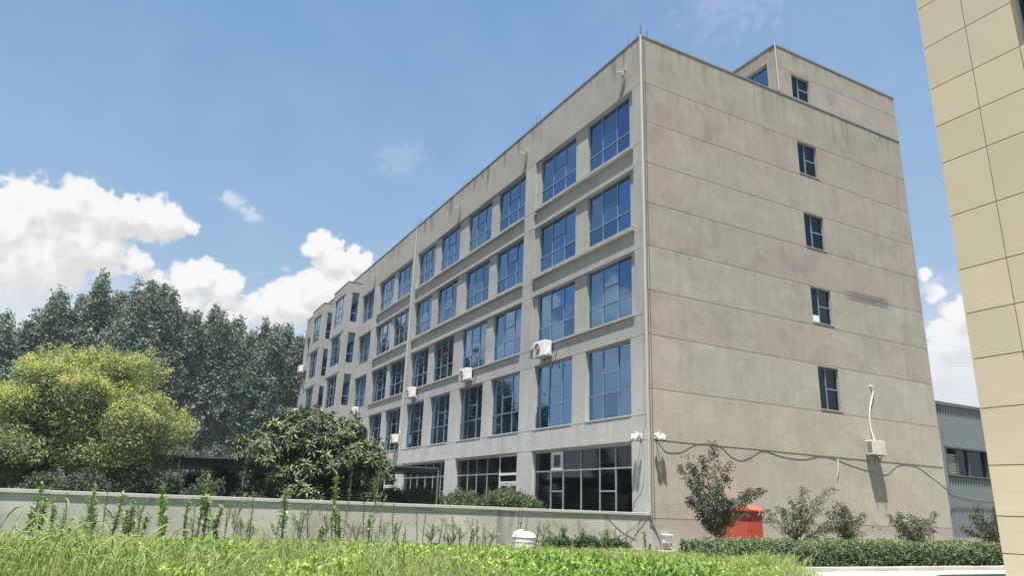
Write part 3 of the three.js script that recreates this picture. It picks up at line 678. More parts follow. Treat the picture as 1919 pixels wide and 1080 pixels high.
{
  const F = -Math.PI / 2;
  acUnit('large white air conditioner nearest the corner, under the third floor window', [-0.002, 7.98, -7.2], F, 1.16);
  acUnit('white air conditioner second from the corner along the third floor sills', [-0.002, 8.0, -15.7], F, 1.1);
  acUnit('white air conditioner third from the corner along the third floor sills', [-0.002, 8.0, -24.3], F, 1.1);
  acUnit('small white air conditioner on the pier above the carport end', [-0.002, 5.2, -26.95], F, 0.92);
  acUnit('white air conditioner beside the nearer box bay, just above the loquat', [-0.002, 8.0, -37.3], F, 1.1);
  acUnit('white air conditioner at the far end of the facade, upper one', [-0.002, 14.9, -60.4], F, 1.2);
  acUnit('white air conditioner at the far end of the facade, lower one', [-0.002, 10.1, -60.4], F, 1.2);
  const g = acUnit('cream air conditioner on the plain gable end with a white hose rising above', [12.42, 4.02, 0.001], 0, 1.0);
  part(g, 'hose', limb([[0.16, 0.66, 0.16], [0.16, 1.3, 0.03], [0.22, 2.0, 0.03], [0.52, 2.75, 0.04], [0.58, 3.0, 0.06], [0.5, 3.18, 0.05], [0.42, 3.2, -0.02]], [0.028, 0.028, 0.028, 0.03, 0.03, 0.03, 0.03], 7, 30), M.white);
}

// ---------------------------------------------------------------- small bullet cameras and floodlights
{
  const cam = (label, y, z) => {
    const c = thing('security_camera', label, 'camera', [-0.001, y, z], 'security cameras under the parapet');
    part(c, 'mount', merged([new THREE.CylinderGeometry(0.06, 0.06, 0.03, 12).rotateZ(Math.PI / 2).translate(-0.016, 0, 0), limb([[-0.03, 0, 0], [-0.14, -0.02, 0.02]], [0.02, 0.02], 6)]), M.white);
    const b = part(c, 'housing', new RoundedBoxGeometry(0.12, 0.12, 0.38, 2, 0.04), M.white); b.position.set(-0.2, -0.01, 0.08); b.rotation.set(0.25, 0.5, 0);
    const h = part(c, 'hood', new THREE.BoxGeometry(0.15, 0.012, 0.44), M.white); h.position.set(-0.2, 0.062, 0.085); h.rotation.set(0.25, 0.5, 0);
    const l = part(c, 'lens', new THREE.CylinderGeometry(0.035, 0.035, 0.02, 12).rotateX(Math.PI / 2), M.dark); l.position.set(-0.1, -0.06, 0.24); l.rotation.set(0.25, 0.5, 0);
    part(c, 'cable', limb([[-0.007, -0.02, -0.02], [-0.007, -0.5, -0.05], [-0.007, -1.0, -0.06]], [0.006, 0.006, 0.006], 5), M.greyCable);
  };
  cam('white security camera under the parapet nearest the corner', 19.93, -1.25);
  cam('white security camera under the parapet between the second and third window columns', 19.84, -10.0);
  cam('white security camera under the parapet between the fourth and fifth window columns', 19.82, -18.65);
  cam('white security camera under the parapet just right of the nearer box bay', 19.84, -36.0);
  cam('white security camera at the far end of the facade', 19.82, -61.0);
  const flood = (label, pos, turn) => {
    const f = thing('floodlight', label, 'floodlight', pos, null, turn);
    part(f, 'plate', new THREE.BoxGeometry(0.12, 0.16, 0.03).translate(0, 0, 0.016), M.white);
    part(f, 'arm', merged([limb([[0, 0, 0.02], [0, 0.05, 0.2], [0.0, 0.02, 0.26]], [0.022, 0.022, 0.022], 6)]), M.white);
    for (const [s, t] of [[-1, 0.5], [1, -0.45]]) {
      const h = part(f, 'lamp_head', new RoundedBoxGeometry(0.15, 0.24, 0.11, 2, 0.02), M.white);
      h.position.set(s * 0.12, -0.04, 0.27); h.rotation.set(-0.5, 0, t);
      const b = part(f, 'yoke', new THREE.BoxGeometry(0.03, 0.22, 0.02), M.white); b.position.set(s * 0.07, 0.06, 0.24); b.rotation.z = -t;
      const l = part(f, 'lens', new THREE.BoxGeometry(0.12, 0.02, 0.08), M.grille); l.position.set(s * 0.15, -0.15, 0.31); l.rotation.set(-0.5, 0, t);
    }
    part(f, 'cable', limb([[0.02, -0.05, 0.02], [0.05, -0.5, 0.007], [-0.02, -1.1, 0.007]], [0.005, 0.005, 0.005], 5), M.greyCable);
  };
  flood('white twin floodlight on the long facade beside the corner pipe', [-0.001, 3.98, -0.42], -Math.PI / 2);
  flood('white twin floodlight on the gable end beside the corner pipe', [0.32, 3.98, 0.001], 0);
}

// ---------------------------------------------------------------- pipes and cables on the corner and the gable
{
  top('corner_pipe', merged([limb([[-0.05, 21.1, 0.05], [-0.05, 12, 0.055], [-0.05, 1.3, 0.05]], [0.05, 0.05, 0.05], 10)]), M.pipe, 'grey drainpipe running down the corner of the building', 'drainpipe');
  const fp = [[-0.05, 21.0, -26.35], [-0.05, 10, -26.35], [-0.05, 0.3, -26.35]];
  top('facade_pipe', limb(fp, [0.04, 0.04, 0.04], 8), M.pipe, 'thin grey drainpipe down the column above the carport end', 'drainpipe');
  const r = rng(17);
  const drop = (x, wob) => { const p = []; for (let y = 20.9; y > 1.1; y -= 0.9) p.push([x + (r() - 0.5) * wob, y, 0.012 + r() * 0.008]); return p; };
  const lab = ['black cable hanging down the gable end beside the drainpipe', 'second dark cable on the gable end, right of the first'];
  [0.1, 0.2].forEach((x, i) => { const p = drop(x, i ? 0.02 : 0.05); top('hanging_cable', limb(p, p.map(() => 0.011), 5, 60), M.cable, lab[i], 'cable'); });
  const g = [[-0.18, 7.7, -0.0], [-0.17, 6.4, 0], [-0.22, 5.2, 0], [-0.15, 4.6, 0], [-0.3, 3.9, 0], [-0.25, 2.8, 0], [-0.44, 2.04, 0], [-0.75, 1.77, 0], [-0.95, 1.5, 0], [-0.97, 1.3, 0]].map(([z, y]) => [-0.008, y, z]);
  top('facade_cable', limb(g, g.map(() => 0.006), 5, 50), M.greyCable, 'thin grey cable sagging across the corner pier towards the big window', 'cable');
  const sag = (pts, name, label, mat_, rad = 0.022, z = 0.035) => top(name, limb(pts.map(([x, y]) => [x, y, z]), pts.map(() => rad), 6, pts.length * 8), mat_, label, 'cable');
  sag([[0.35, 3.86], [2.3, 3.85], [6, 3.86], [10, 3.83], [14, 3.84], [17.6, 3.84]], 'strung_cable', 'straight dark cable strung along the joint of the gable end', M.greyCable, 0.006, 0.007);
  sag([[0.41, 3.84], [0.6, 3.6], [0.81, 3.46], [1.5, 3.5], [2.3, 3.84], [3.5, 3.82], [4.0, 3.5], [4.48, 3.38], [5.0, 3.5], [5.72, 3.82], [6.9, 3.66], [8.09, 3.64], [9.09, 3.82], [9.9, 3.78], [11, 3.56], [12.16, 3.39], [13.0, 3.28], [13.4, 3.32], [14.3, 3.75], [15.54, 3.77], [16.6, 3.35], [17.7, 2.85]], 'looped_cable', 'thick grey cable looping in sags along the gable end', M.greyCable, 0.008, 0.009);
  const sc = [[17.72, 2.84, 0.045], [18.3, 2.68, -0.3], [19.8, 2.45, -0.42], [22.5, 2.42, -0.44], [25, 2.6, -0.44]];
  top('shed_cable', limb(sc, sc.map(() => 0.02), 6, 30), M.cable, 'dark cable sagging across the corrugated shed', 'cable');
  top('hanging_strip', limb([[10.17, 3.78, 0.03], [10.12, 3.4, 0.05], [10.02, 3.0, 0.03]], [0.03, 0.022, 0.008], 6, 10), M.cream, 'pale strip hanging from the cable on the gable end', 'strip');
  const wl = (pts, label, rad) => top('wall_cable', limb(pts.map(([x, y]) => [x, y, 0.051 + rad * 0.4]), pts.map(() => rad * 0.4), 5, 30), M.greyCable, label, 'cable');
  wl([[-1.9, 1.1], [-1.36, 0.68], [-0.81, 0.43], [-0.69, 0.39], [-0.64, 0.62], [-0.5, 1.05]], 'grey cable hooked down the boundary wall in a V near the corner', 0.016);
  wl([[-0.12, 1.15], [-0.36, 0.9], [-0.55, 0.72], [-0.8, 0.45], [-1.1, 0.1]], 'grey cable slanting down the boundary wall from the corner to the ground', 0.016);
  wl([[-0.42, 1.05], [-1.04, 0.62], [-1.6, 0.4], [-1.9, 0.26]], 'thin faint cable slanting across the boundary wall behind the others', 0.008);
  wl([[-9.0, 1.18], [-8.2, 1.1], [-7.4, 1.06], [-6.8, 1.09], [-6.3, 1.17]], 'dark cable sagging under the coping of the boundary wall', 0.014);
  const gc = [[-0.02, 1.1, 0.05], [0.18, 0.76, 0.02], [0.39, 0.4, 0.02], [0.46, 0.06, 0.03]];
  top('ground_cable', limb(gc, [0.018, 0.018, 0.018, 0.018], 5, 16), M.greyCable, 'cable slanting down the plinth to the ground by the white box', 'cable');
  const wire = []; for (let i = 0; i <= 16; i++) { const t = i / 16; wire.push([lerp(17.72, -0.3, t), lerp(22.2, 9.0, t) - 0.35 * 4 * t * (1 - t), lerp(-0.2, 12.04, t)]); }
  wire[0] = [17.69, 22.2, -0.2];
  top('overhead_wire', limb(wire, wire.map(() => 0.007), 5), M.greyCable, 'thin overhead wire crossing the sky gap to the cream building', 'wire');
  // white junction box on the plinth
  const j = thing('junction_box', 'small white junction box on the plinth near the corner', 'box', [0.68, 0.27, 0.001]);
  const jb = part(j, 'case', new RoundedBoxGeometry(0.34, 0.25, 0.14, 2, 0.015), M.white); jb.position.set(0, 0.145, 0.075);
  const jl = part(j, 'lid', new RoundedBoxGeometry(0.4, 0.04, 0.2, 1, 0.01), M.white); jl.position.set(0, 0.29, 0.1);
  part(j, 'conduit', limb([[0.02, 0.02, 0.08], [0.1, -0.1, 0.1], [0.2, -0.22, 0.14]], [0.014, 0.014, 0.014], 6), M.white);
  // rebar stubs left along the parapet
  const stub = (label, pts) => { const t = thing('rebar_stubs', label, 'rebar', [0, 0, 0], 'steel bars left standing on the parapet'); for (const [x, z, h, dx] of pts) part(t, 'bar', limb([[x, TOP + 0.05, z], [x + (dx || 0), TOP + 0.05 + h, z]], [0.014, 0.012], 5), M.rebar); };
  stub('rusty steel bars standing on the roof corner', [[0.05, -0.02, 0.5], [0.07, -0.1, 0.62], [-0.0, -0.35, 0.45, 0.12], [0.4, -0.05, 0.55], [0.1, -1.0, 0.5]]);
  stub('rusty steel bars on the parapet beyond the second window column', [[0.1, -8.7, 0.5], [0.1, -9.1, 0.6], [0.1, -9.5, 0.4]]);
  stub('rusty steel bars on the parapet above the fifth window column', [[0.1, -18.2, 0.5], [0.1, -18.6, 0.4]]);
  stub('rusty steel bars on the parapet above the sixth window column', [[0.1, -26.1, 0.7], [0.1, -26.5, 0.8], [0.1, -27.0, 0.5]]);
  top('tower_pipe', limb([[8.4, 23.9, 0.05], [8.41, 22.6, 0.05], [8.42, 21.2, 0.06]], [0.035, 0.035, 0.035], 7), M.pipe, 'pale drainpipe on the corner of the roof tower', 'drainpipe');
}

// ---------------------------------------------------------------- red cabinet, white tank
{
  const c = thing('electrical_cabinet', 'orange red metal cabinet with a pitched lid behind the hedge', 'cabinet', [3.26, 0, 1.1]);
  const w = 1.36, h = 1.42, d = 0.7;
  part(c, 'body', new RoundedBoxGeometry(w, h, d, 1, 0.015).translate(0, h / 2 + 0.05, 0), M.red);
  part(c, 'plinth', box(-w / 2 - 0.05, w / 2 + 0.05, 0, 0.08, -d / 2 - 0.05, d / 2 + 0.05), M.kerb[0]);
  for (const s of [-1, 1]) {
    const dr = part(c, 'door', new RoundedBoxGeometry(w * 0.45, h * 0.84, 0.02, 1, 0.006), s < 0 ? M.red : M.redDark); dr.position.set(s * w * 0.235, h * 0.5 + 0.05, d / 2 + 0.008);
    const hd = part(dr, 'handle', new THREE.BoxGeometry(0.025, 0.12, 0.03), M.grille); hd.position.set(-s * w * 0.18, 0.1, 0.02);
  }
  const lab = part(c, 'warning_plate', box(-0.12, 0.06, 1.28, 1.36, d / 2 + 0.02, d / 2 + 0.026), M.cream);
  const rs = new THREE.Shape([[-d / 2 - 0.1, 0], [d / 2 + 0.1, 0], [d / 2 + 0.1, 0.05], [0, 0.2], [-d / 2 - 0.1, 0.05]].map((q) => new THREE.Vector2(...q)));
  part(c, 'lid', new THREE.ExtrudeGeometry(rs, { depth: w + 0.22, bevelEnabled: false }).rotateY(Math.PI / 2).translate(-w / 2 - 0.11, h + 0.05, 0), M.red);

  const t = thing('water_tank', 'white domed water tank standing in the grass by the wall', 'tank', [-6.18, 0, 1.93]);
  t.scale.set(0.9, 1, 0.9);
  const pr = [[0, 0], [0.36, 0], [0.375, 0.03], [0.375, 0.47], [0.39, 0.475], [0.39, 0.5], [0.375, 0.505], [0.35, 0.56], [0.27, 0.61], [0.14, 0.64], [0, 0.645]].map((q) => new THREE.Vector2(...q));
  part(t, 'barrel', new THREE.LatheGeometry(pr, 36), M.white);
  part(t, 'hose', limb([[-0.05, 0.655, -0.02], [-0.2, 0.665, 0.03], [-0.34, 0.615, 0.1], [-0.46, 0.61, 0.12]], [0.035, 0.032, 0.03, 0.03], 8, 14), M.white);
  part(t, 'band', new THREE.TorusGeometry(0.378, 0.01, 6, 36).rotateX(Math.PI / 2).translate(0, 0.36, 0), M.pipe);
}

// ---------------------------------------------------------------- plants
// one leaf: a folded blade of four points from base b along d, width w
function pushLeaf(pos, nor, b, d, side, len, wid, fold = 0.25, bend = 0.25) {
  const n = new THREE.Vector3().crossVectors(side, d).normalize();
  const m = b.clone().addScaledVector(d, len * 0.45).addScaledVector(n, len * 0.05);
  const t = b.clone().addScaledVector(d, len).addScaledVector(n, -len * bend);
  const l = m.clone().addScaledVector(side, wid / 2).addScaledVector(n, wid * fold), r = m.clone().addScaledVector(side, -wid / 2).addScaledVector(n, wid * fold);
  for (const tri of [[b, l, m], [b, m, r], [m, l, t], [m, t, r]]) {
    const nn = new THREE.Vector3().crossVectors(tri[1].clone().sub(tri[0]), tri[2].clone().sub(tri[0])).normalize();
    for (const v of tri) { pos.push(v.x, v.y, v.z); nor.push(nn.x, nn.y, nn.z); }
  }
}
function geoOf(pos, nor) {
  const g = new THREE.BufferGeometry();
  g.setAttribute('position', new THREE.Float32BufferAttribute(pos, 3));
  g.setAttribute('normal', new THREE.Float32BufferAttribute(nor, 3));
  return g;
}
function rdir(r) { const z = r() * 2 - 1, a = r() * Math.PI * 2, s = Math.sqrt(1 - z * z); return new THREE.Vector3(s * Math.cos(a), z, s * Math.sin(a)); }
// a spray of n leaves spread through a ball of radius R
function spray(n, R, len, wid, seed, droop = 0.2) {
  const r = rng(seed), pos = [], nor = [];
  for (let i = 0; i < n; i++) {
    const c = rdir(r).multiplyScalar(R * Math.cbrt(r())); c.y *= 0.75;
    const d = rdir(r); d.y -= droop; d.normalize();
    const s = new THREE.Vector3().crossVectors(d, rdir(r)).normalize(), k = 0.7 + r() * 0.6;
    pushLeaf(pos, nor, c, d, s, len * k, wid * k);
  }
  return geoOf(pos, nor);
}
// a rosette of long leaves round a shoot tip
function rosette(n, len, wid, seed) {
  const r = rng(seed), pos = [], nor = [];
  for (let i = 0; i < n; i++) {
    const a = i * 2.4 + r() * 0.5, el = 1.15 - i / n * 1.35 + (r() - 0.5) * 0.25;
    const d = new THREE.Vector3(Math.cos(a) * Math.cos(el), Math.sin(el), Math.sin(a) * Math.cos(el));
    const s = new THREE.Vector3(-Math.sin(a), 0, Math.cos(a));
    pushLeaf(pos, nor, d.clone().multiplyScalar(0.02), d, s, len * (0.7 + 0.4 * r()), wid * (0.8 + 0.4 * r()), 0.2, 0.3);
  }
  return geoOf(pos, nor);
}
function scatter(parent, name, geo, material, list) {     // list of { p, s, c, up }
  const m = new THREE.InstancedMesh(geo, material, list.length), o = new THREE.Object3D(), c = new THREE.Color(), r = rng(list.length + 7);
  list.forEach((q, i) => {
    o.position.copy(q.p);
    o.rotation.set(q.up ? (r() - 0.5) * q.up : r() * 6.28, r() * 6.28, q.up ? (r() - 0.5) * q.up : r() * 6.28);
    if (q.q) o.quaternion.copy(q.q);
    o.scale.setScalar(q.s); o.updateMatrix(); m.setMatrixAt(i, o.matrix);
    m.setColorAt(i, c.setRGB(...q.c));
  });
  m.name = name; m.userData.kind = 'stuff'; shadows(m); parent.add(m);
  return m;
}
// points through an uneven ellipsoid, most of them near its skin
function lobe(out, r, [cx, cy, cz], [rx, ry, rz], n, size, tones, o = {}) {
  const ph = r() * 50;
  for (let i = 0; i < n; i++) {
    const d = rdir(r); if (o.upper && d.y < -0.25) d.y *= -0.6;
    const bump = 0.72 + 0.5 * vn(d.x * 2.6 + ph, d.z * 2.6 + d.y * 2.1 + ph);
    const k = bump * (1 - Math.pow(r(), 1.6) * (o.deep ?? 0.6));
    const t = tones[Math.floor(r() * tones.length)], v = 0.75 + r() * 0.5;
    out.push({ p: new THREE.Vector3(cx + d.x * rx * k, cy + d.y * ry * k, cz + d.z * rz * k), s: size * (0.75 + r() * 0.5), c: [t[0] * v, t[1] * v, t[2] * v], up: o.up });
  }
}

// ---- tall poplars beyond the far end
{
  const geo = [spray(15, 0.6, 0.34, 0.26, 11), spray(15, 0.6, 0.34, 0.26, 12)];
  const tones = [[0.205, 0.265, 0.19], [0.155, 0.215, 0.155], [0.31, 0.38, 0.29], [0.12, 0.17, 0.12]];
  const P = [[-33.0, -66, 16.5, 'leftmost poplar at the edge of the photo, thin and loose'], [-29.0, -68, 18.6, 'second poplar from the left edge, lower than its neighbours'], [-25.4, -69.5, 22.2, 'dark poplar with a rounded shoulder left of the tallest clump'], [-21.4, -71.4, 25.0, 'tall dark poplar with a double tip above the yellow tree'], [-18.2, -68, 23.4, 'dense poplar directly behind the top of the yellow tree'],
    [-14.9, -71.5, 25.2, 'tall poplar between the yellow tree and the gap in the row'], [-11.8, -74, 23.2, 'poplar in the dip of the row right of the yellow tree'], [-9.0, -75.3, 24.8, 'pointed poplar in the middle of the row right of the yellow tree'], [-5.8, -75.5, 23.4, 'poplar above the carport between two pointed crowns'], [-2.6, -76, 24.6, 'poplar behind the loquat, left of the far corner of the building'], [1.2, -77.5, 24.2, 'poplar touching the far corner of the building'], [5.6, -78.5, 23.4, 'poplar mostly hidden behind the far corner of the building']];
  P.forEach(([x, z, h, label], i) => {
    const t = thing('poplar_tree', label, 'tree', [x, 0, z], 'row of tall poplars');
    const r = rng(100 + i), lean = (r() - 0.5) * 0.8;
    const trunk = [limb([[0, 0, 0], [lean * 0.3, h * 0.4, 0], [lean, h * 0.86, 0.2]], [0.34, 0.24, 0.05], 8, 8)];
    const pts = [], W = i === 0 ? 2.2 : 3.2 + 0.5 * r();
    lobe(pts, r, [lean * 0.4, h * 0.5, 0], [W, h * 0.36, W], 1250, 1, tones, { deep: 0.5 });
    lobe(pts, r, [0, h * 0.22, 0], [W * 0.95, h * 0.22, W * 0.95], 520, 1, tones, { deep: 0.5 });
    for (let k = 0; k < 12; k++) {
      const a = k * 2.4 + r(), q = k === 0 ? 0 : W * (0.35 + 0.4 * r()), hh = k === 0 ? h * 1.02 : h * (0.78 + 0.22 * r()), ry = 2.2 + r() * 1.8, rx = 0.5 + r() * 0.45;
      lobe(pts, r, [lean + Math.cos(a) * q, hh - ry, Math.sin(a) * q], [rx, ry, rx], 110, 0.85, tones, { deep: 0.8 });
      trunk.push(limb([[lean * 0.3, h * (0.25 + 0.04 * k), 0], [lean + Math.cos(a) * q * 0.8, hh - ry * 1.4, Math.sin(a) * q * 0.8], [lean + Math.cos(a) * q, hh - 0.3, Math.sin(a) * q]], [0.1, 0.06, 0.02], 5, 5));
    }
    part(t, 'trunk', merged(trunk), M.bark);
    scatter(t, 'crown', geo[i % 2], LEAF, pts);
  });
  // undergrowth at the foot of the row
  [[-26, -58, 5, 3.4], [-20, -56, 5.5, 3.6], [-15, -58, 5, 3.2], [-10.5, -60, 6, 3.4], [-6.5, -58, 5.6, 3], [-3.6, -63, 6.4, 2.6]].forEach(([x, z, h, w], i) => {
    const t = thing('thicket_bush', ['large bush below the left poplars', 'large bush behind the yellow tree', 'large bush below the gap in the poplars', 'large bush seen over the carport, left of the loquat', 'large bush just left of the loquat crown', 'tall bush at the foot of the far box bay'][i], 'bush', [x, 0, z], 'bushes under the poplars');
    const r = rng(160 + i), pts = [];
    for (let k = 0; k < 5; k++) lobe(pts, r, [(r() - 0.5) * w * 1.3, h * (0.35 + 0.3 * r()), (r() - 0.5) * w], [w * 0.7, h * 0.42, w * 0.7], 190, 0.9, [[0.11, 0.15, 0.10], [0.135, 0.17, 0.115], [0.085, 0.12, 0.085]], { deep: 0.5 });
    part(t, 'stem', merged([0, 1, 2, 3].map((k) => limb([[0, 0, 0], [Math.cos(k * 1.7) * w * 0.3, h * 0.3, Math.sin(k * 1.7) * w * 0.3], [Math.cos(k * 1.7) * w * 0.5, h * 0.7, Math.sin(k * 1.7) * w * 0.5]], [0.12, 0.08, 0.03], 6, 5))), M.bark);
    scatter(t, 'crown', geo[i % 2], LEAF, pts);
  });
}

// ---- yellow flowering trees behind the wall
{
  const leafG = spray(24, 0.34, 0.105, 0.05, 21), flower = spray(16, 0.2, 0.085, 0.035, 22, -0.5);
  const green = [[0.30, 0.365, 0.13], [0.25, 0.31, 0.12], [0.37, 0.42, 0.15], [0.20, 0.26, 0.11]], yel = [[0.56, 0.59, 0.19], [0.48, 0.53, 0.17], [0.64, 0.63, 0.22]];
  const grow = (label, x, z, H, W, seed) => {
    const t = thing('flowering_tree', label, 'tree', [x, 0, z], 'yellow flowering trees behind the wall');
    const r = rng(seed), pts = [], fl = [], limbs = [limb([[0, 0, 0], [0.1, H * 0.16, 0.05], [0.05, H * 0.3, 0]], [0.2, 0.16, 0.14], 9, 6)];
    const n = 26;
    for (let k = 0; k < n; k++) {
      const a = k * 2.399, q = W * Math.sqrt((k + 0.3) / n) * 0.84, dome = Math.sqrt(Math.max(0, 1 - (q / W) ** 2));
      const cy = H * 0.34 + (H * 0.58) * dome * (0.62 + 0.42 * r()) - 0.3, cx = Math.cos(a) * q * (0.9 + 0.25 * r()), cz = Math.sin(a) * q * (0.9 + 0.25 * r()), s = 0.6 + 0.65 * r();
      lobe(pts, r, [cx, cy, cz], [1.12 * s, 0.8 * s, 1.12 * s], 170, 0.95, green, { deep: 0.6 });
      lobe(pts, r, [cx * 0.95, cy - 1.0, cz * 0.95], [0.95, 0.7, 0.95], 45, 1, green, { deep: 0.9 });
      lobe(fl, r, [cx, cy + 0.22, cz], [1.2 * s, 0.84 * s, 1.2 * s], 105, 1, yel, { deep: 0.2, upper: true });
      limbs.push(limb([[0.05, H * (0.2 + 0.12 * r()), 0], [cx * 0.45, H * 0.4, cz * 0.45], [cx * 0.95, cy - 0.2, cz * 0.95]], [0.09, 0.06, 0.015], 5, 6));
    }
    for (let k = 0; k < 10; k++) { const a = k * 0.63 + r(), q = W * (0.55 + 0.4 * r()); lobe(pts, r, [Math.cos(a) * q, H * (0.31 + 0.1 * r()), Math.sin(a) * q], [1.15, 0.6, 1.15], 110, 1, green, { deep: 0.8 }); }
    part(t, 'trunk', merged(limbs), M.bark);
    scatter(t, 'crown', leafG, LEAF, pts);
    scatter(t, 'blossoms', flower, LEAF, fl);
  };
  grow('large rounded yellow green flowering tree behind the boundary wall', -18.3, -12.4, 7.0, 3.3, 41);
  grow('lower yellow green flowering tree at the left edge behind the wall', -22.4, -13.8, 5.4, 3.0, 42);
}

// ---- small copper-leaved tree showing at the left edge
{
  const t = thing('copper_tree', 'reddish brown leaved tree top behind the yellow trees at the left edge', 'tree', [-25.2, 0, -37]);
  const r = rng(47), pts = [];
  for (let k = 0; k < 7; k++) lobe(pts, r, [(r() - 0.5) * 3, 4.2 + 2.4 * r(), (r() - 0.5) * 3], [1.5, 1.1, 1.5], 170, 1, [[0.13, 0.075, 0.06], [0.1, 0.065, 0.055], [0.16, 0.1, 0.075]], { deep: 0.6 });
  part(t, 'trunk', merged([limb([[0, 0, 0], [0.1, 2.4, 0], [0, 5.5, 0.1]], [0.16, 0.12, 0.04], 7, 6), ...[0, 1, 2, 3].map((k) => limb([[0.1, 2.2, 0], [Math.cos(k * 1.6), 4, Math.sin(k * 1.6)], [Math.cos(k * 1.6) * 1.6, 5.6, Math.sin(k * 1.6) * 1.6]], [0.07, 0.05, 0.02], 5, 5))]), M.bark);
  scatter(t, 'crown', spray(18, 0.34, 0.16, 0.08, 48), LEAF, pts);
}

// ---- loquat with leathery rosettes
{
  const t = thing('loquat_tree', 'broad dark loquat tree with long leathery leaves beside the facade', 'tree', [-10.95, 0, -4.4]);
  t.scale.set(0.92, 0.98, 0.92);
  const r = rng(52), geo = rosette(14, 0.23, 0.066, 53), pts = [], limbs = [];
  const tones = [[0.12, 0.155, 0.06], [0.09, 0.12, 0.052], [0.075, 0.10, 0.05], [0.155, 0.19, 0.072]];
  const tips = [];
  for (let k = 0; k < 46; k++) {
    const a = k * 2.399 + r() * 0.4, q = 2.4 * Math.sqrt((k + 0.5) / 46), dome = Math.sqrt(Math.max(0.02, 1 - (q / 2.75) ** 2));
    const y = 1.35 + 2.75 * dome * (0.72 + 0.28 * r());
    const tip = new THREE.Vector3(Math.cos(a) * q, y, Math.sin(a) * q); tips.push(tip);
    limbs.push(limb([[Math.cos(a) * 0.1, 0.3, Math.sin(a) * 0.1], [tip.x * 0.4, 0.9 + y * 0.15, tip.z * 0.4], [tip.x * 0.75, y * 0.62, tip.z * 0.75], [tip.x, y, tip.z]], [0.07, 0.05, 0.03, 0.012], 6, 8));
  }
  for (let k = 0; k < 52; k++) { const a = k * 0.242 + r() * 0.3, q = 1.2 + 1.35 * Math.sqrt(r()); tips.push(new THREE.Vector3(Math.cos(a) * q, 1.0 + r() * 1.6, Math.sin(a) * q)); }
  for (const tip of tips) {
    const s = 0.5 + r() * 0.3;
    for (let i = 0; i < 38; i++) {
      const d = rdir(r); if (d.y < -0.3) d.y = -d.y * 0.5;
      const p = tip.clone().addScaledVector(d, s * (0.35 + 0.65 * r())); const c = tones[Math.floor(r() * 4)], v = 0.75 + 0.5 * r();
      const up = d.clone().multiplyScalar(0.9); up.y += 0.8; up.normalize();
      const q = new THREE.Quaternion().setFromUnitVectors(new THREE.Vector3(0, 1, 0), up).multiply(new THREE.Quaternion().setFromAxisAngle(new THREE.Vector3(0, 1, 0), r() * 6.28));
      pts.push({ p, s: 0.75 + 0.5 * r(), c: [c[0] * v, c[1] * v, c[2] * v], q });
    }
  }
  limbs.push(limb([[0, 0, 0], [0.02, 0.35, 0]], [0.17, 0.12], 8));
  part(t, 'trunk', merged(limbs), M.bark);
  scatter(t, 'crown', geo, GLOSSY, pts);
}

// ---- clipped and loose shrubs behind the wall
{
  const geo = spray(16, 0.2, 0.11, 0.06, 61);
  const S = [[-1.7, -6.3, 1.68, 0.75, 'low shrub at the right end of the row, by the white door'], [-2.4, -7.3, 1.8, 0.95, 'round leafy shrub in front of the white door'], [-3.4, -9.0, 1.7, 0.8, 'shrub before the second ground floor window'], [-4.1, -11.1, 1.75, 0.92, 'bushy shrub beside the carport corner post'], [-4.9, -12.7, 1.68, 0.82, 'shrub below the carport roof end'], [-7.1, -10.3, 2.05, 0.75, 'shrub right of the loquat trunk'], [-8.0, -10.7, 2.05, 0.75, 'shrub tucked under the right side of the loquat'],
    [-15.4, -10.4, 1.9, 0.9, 'dark bush under the right side of the yellow tree'], [-16.4, -9.9, 1.95, 0.9, 'dark bush before the trunk of the yellow tree'], [-23.2, -10.5, 2.3, 1.15, 'dark bush at the left edge under the yellow trees'], [-13.1, -21.8, 2.1, 1.1, 'far bush seen under the carport roof, left'], [-11.2, -22.9, 2.6, 1.1, 'far bush seen under the carport roof, middle'], [-9.6, -24.5, 2.6, 1.1, 'far bush seen under the carport roof, right'], [-13.6, -9.2, 1.65, 0.7, 'bush between the yellow tree and the loquat'], [-17.9, -8.6, 1.75, 0.8, 'low bush at the foot of the large yellow tree'], [-19.0, -9.4, 1.6, 0.7, 'low bush left of the large yellow tree trunk']];
  S.forEach(([x, z, h, w, label], i) => {
    const t = thing('shrub', label, 'shrub', [x, 0, z], 'shrubs behind the boundary wall');
    const r = rng(200 + i), pts = [], dark = i > 6;
    const tn = dark ? [[0.085, 0.12, 0.06], [0.11, 0.15, 0.075], [0.065, 0.095, 0.05]] : [[0.125, 0.185, 0.07], [0.16, 0.225, 0.085], [0.095, 0.145, 0.06]];
    for (let k = 0; k < 6; k++) lobe(pts, r, [(r() - 0.5) * w, h * (0.3 + 0.12 * k), (r() - 0.5) * w], [w * 0.8, h * 0.25, w * 0.8], 150, 1, tn, { deep: 0.6 });
    part(t, 'stem', merged([0, 1, 2].map((k) => limb([[0, 0, 0], [Math.cos(k * 2.1) * w * 0.4, h * 0.6, Math.sin(k * 2.1) * w * 0.4]], [0.04, 0.015], 5))), M.bark);
    scatter(t, 'foliage', geo, LEAF, pts);
  });
}

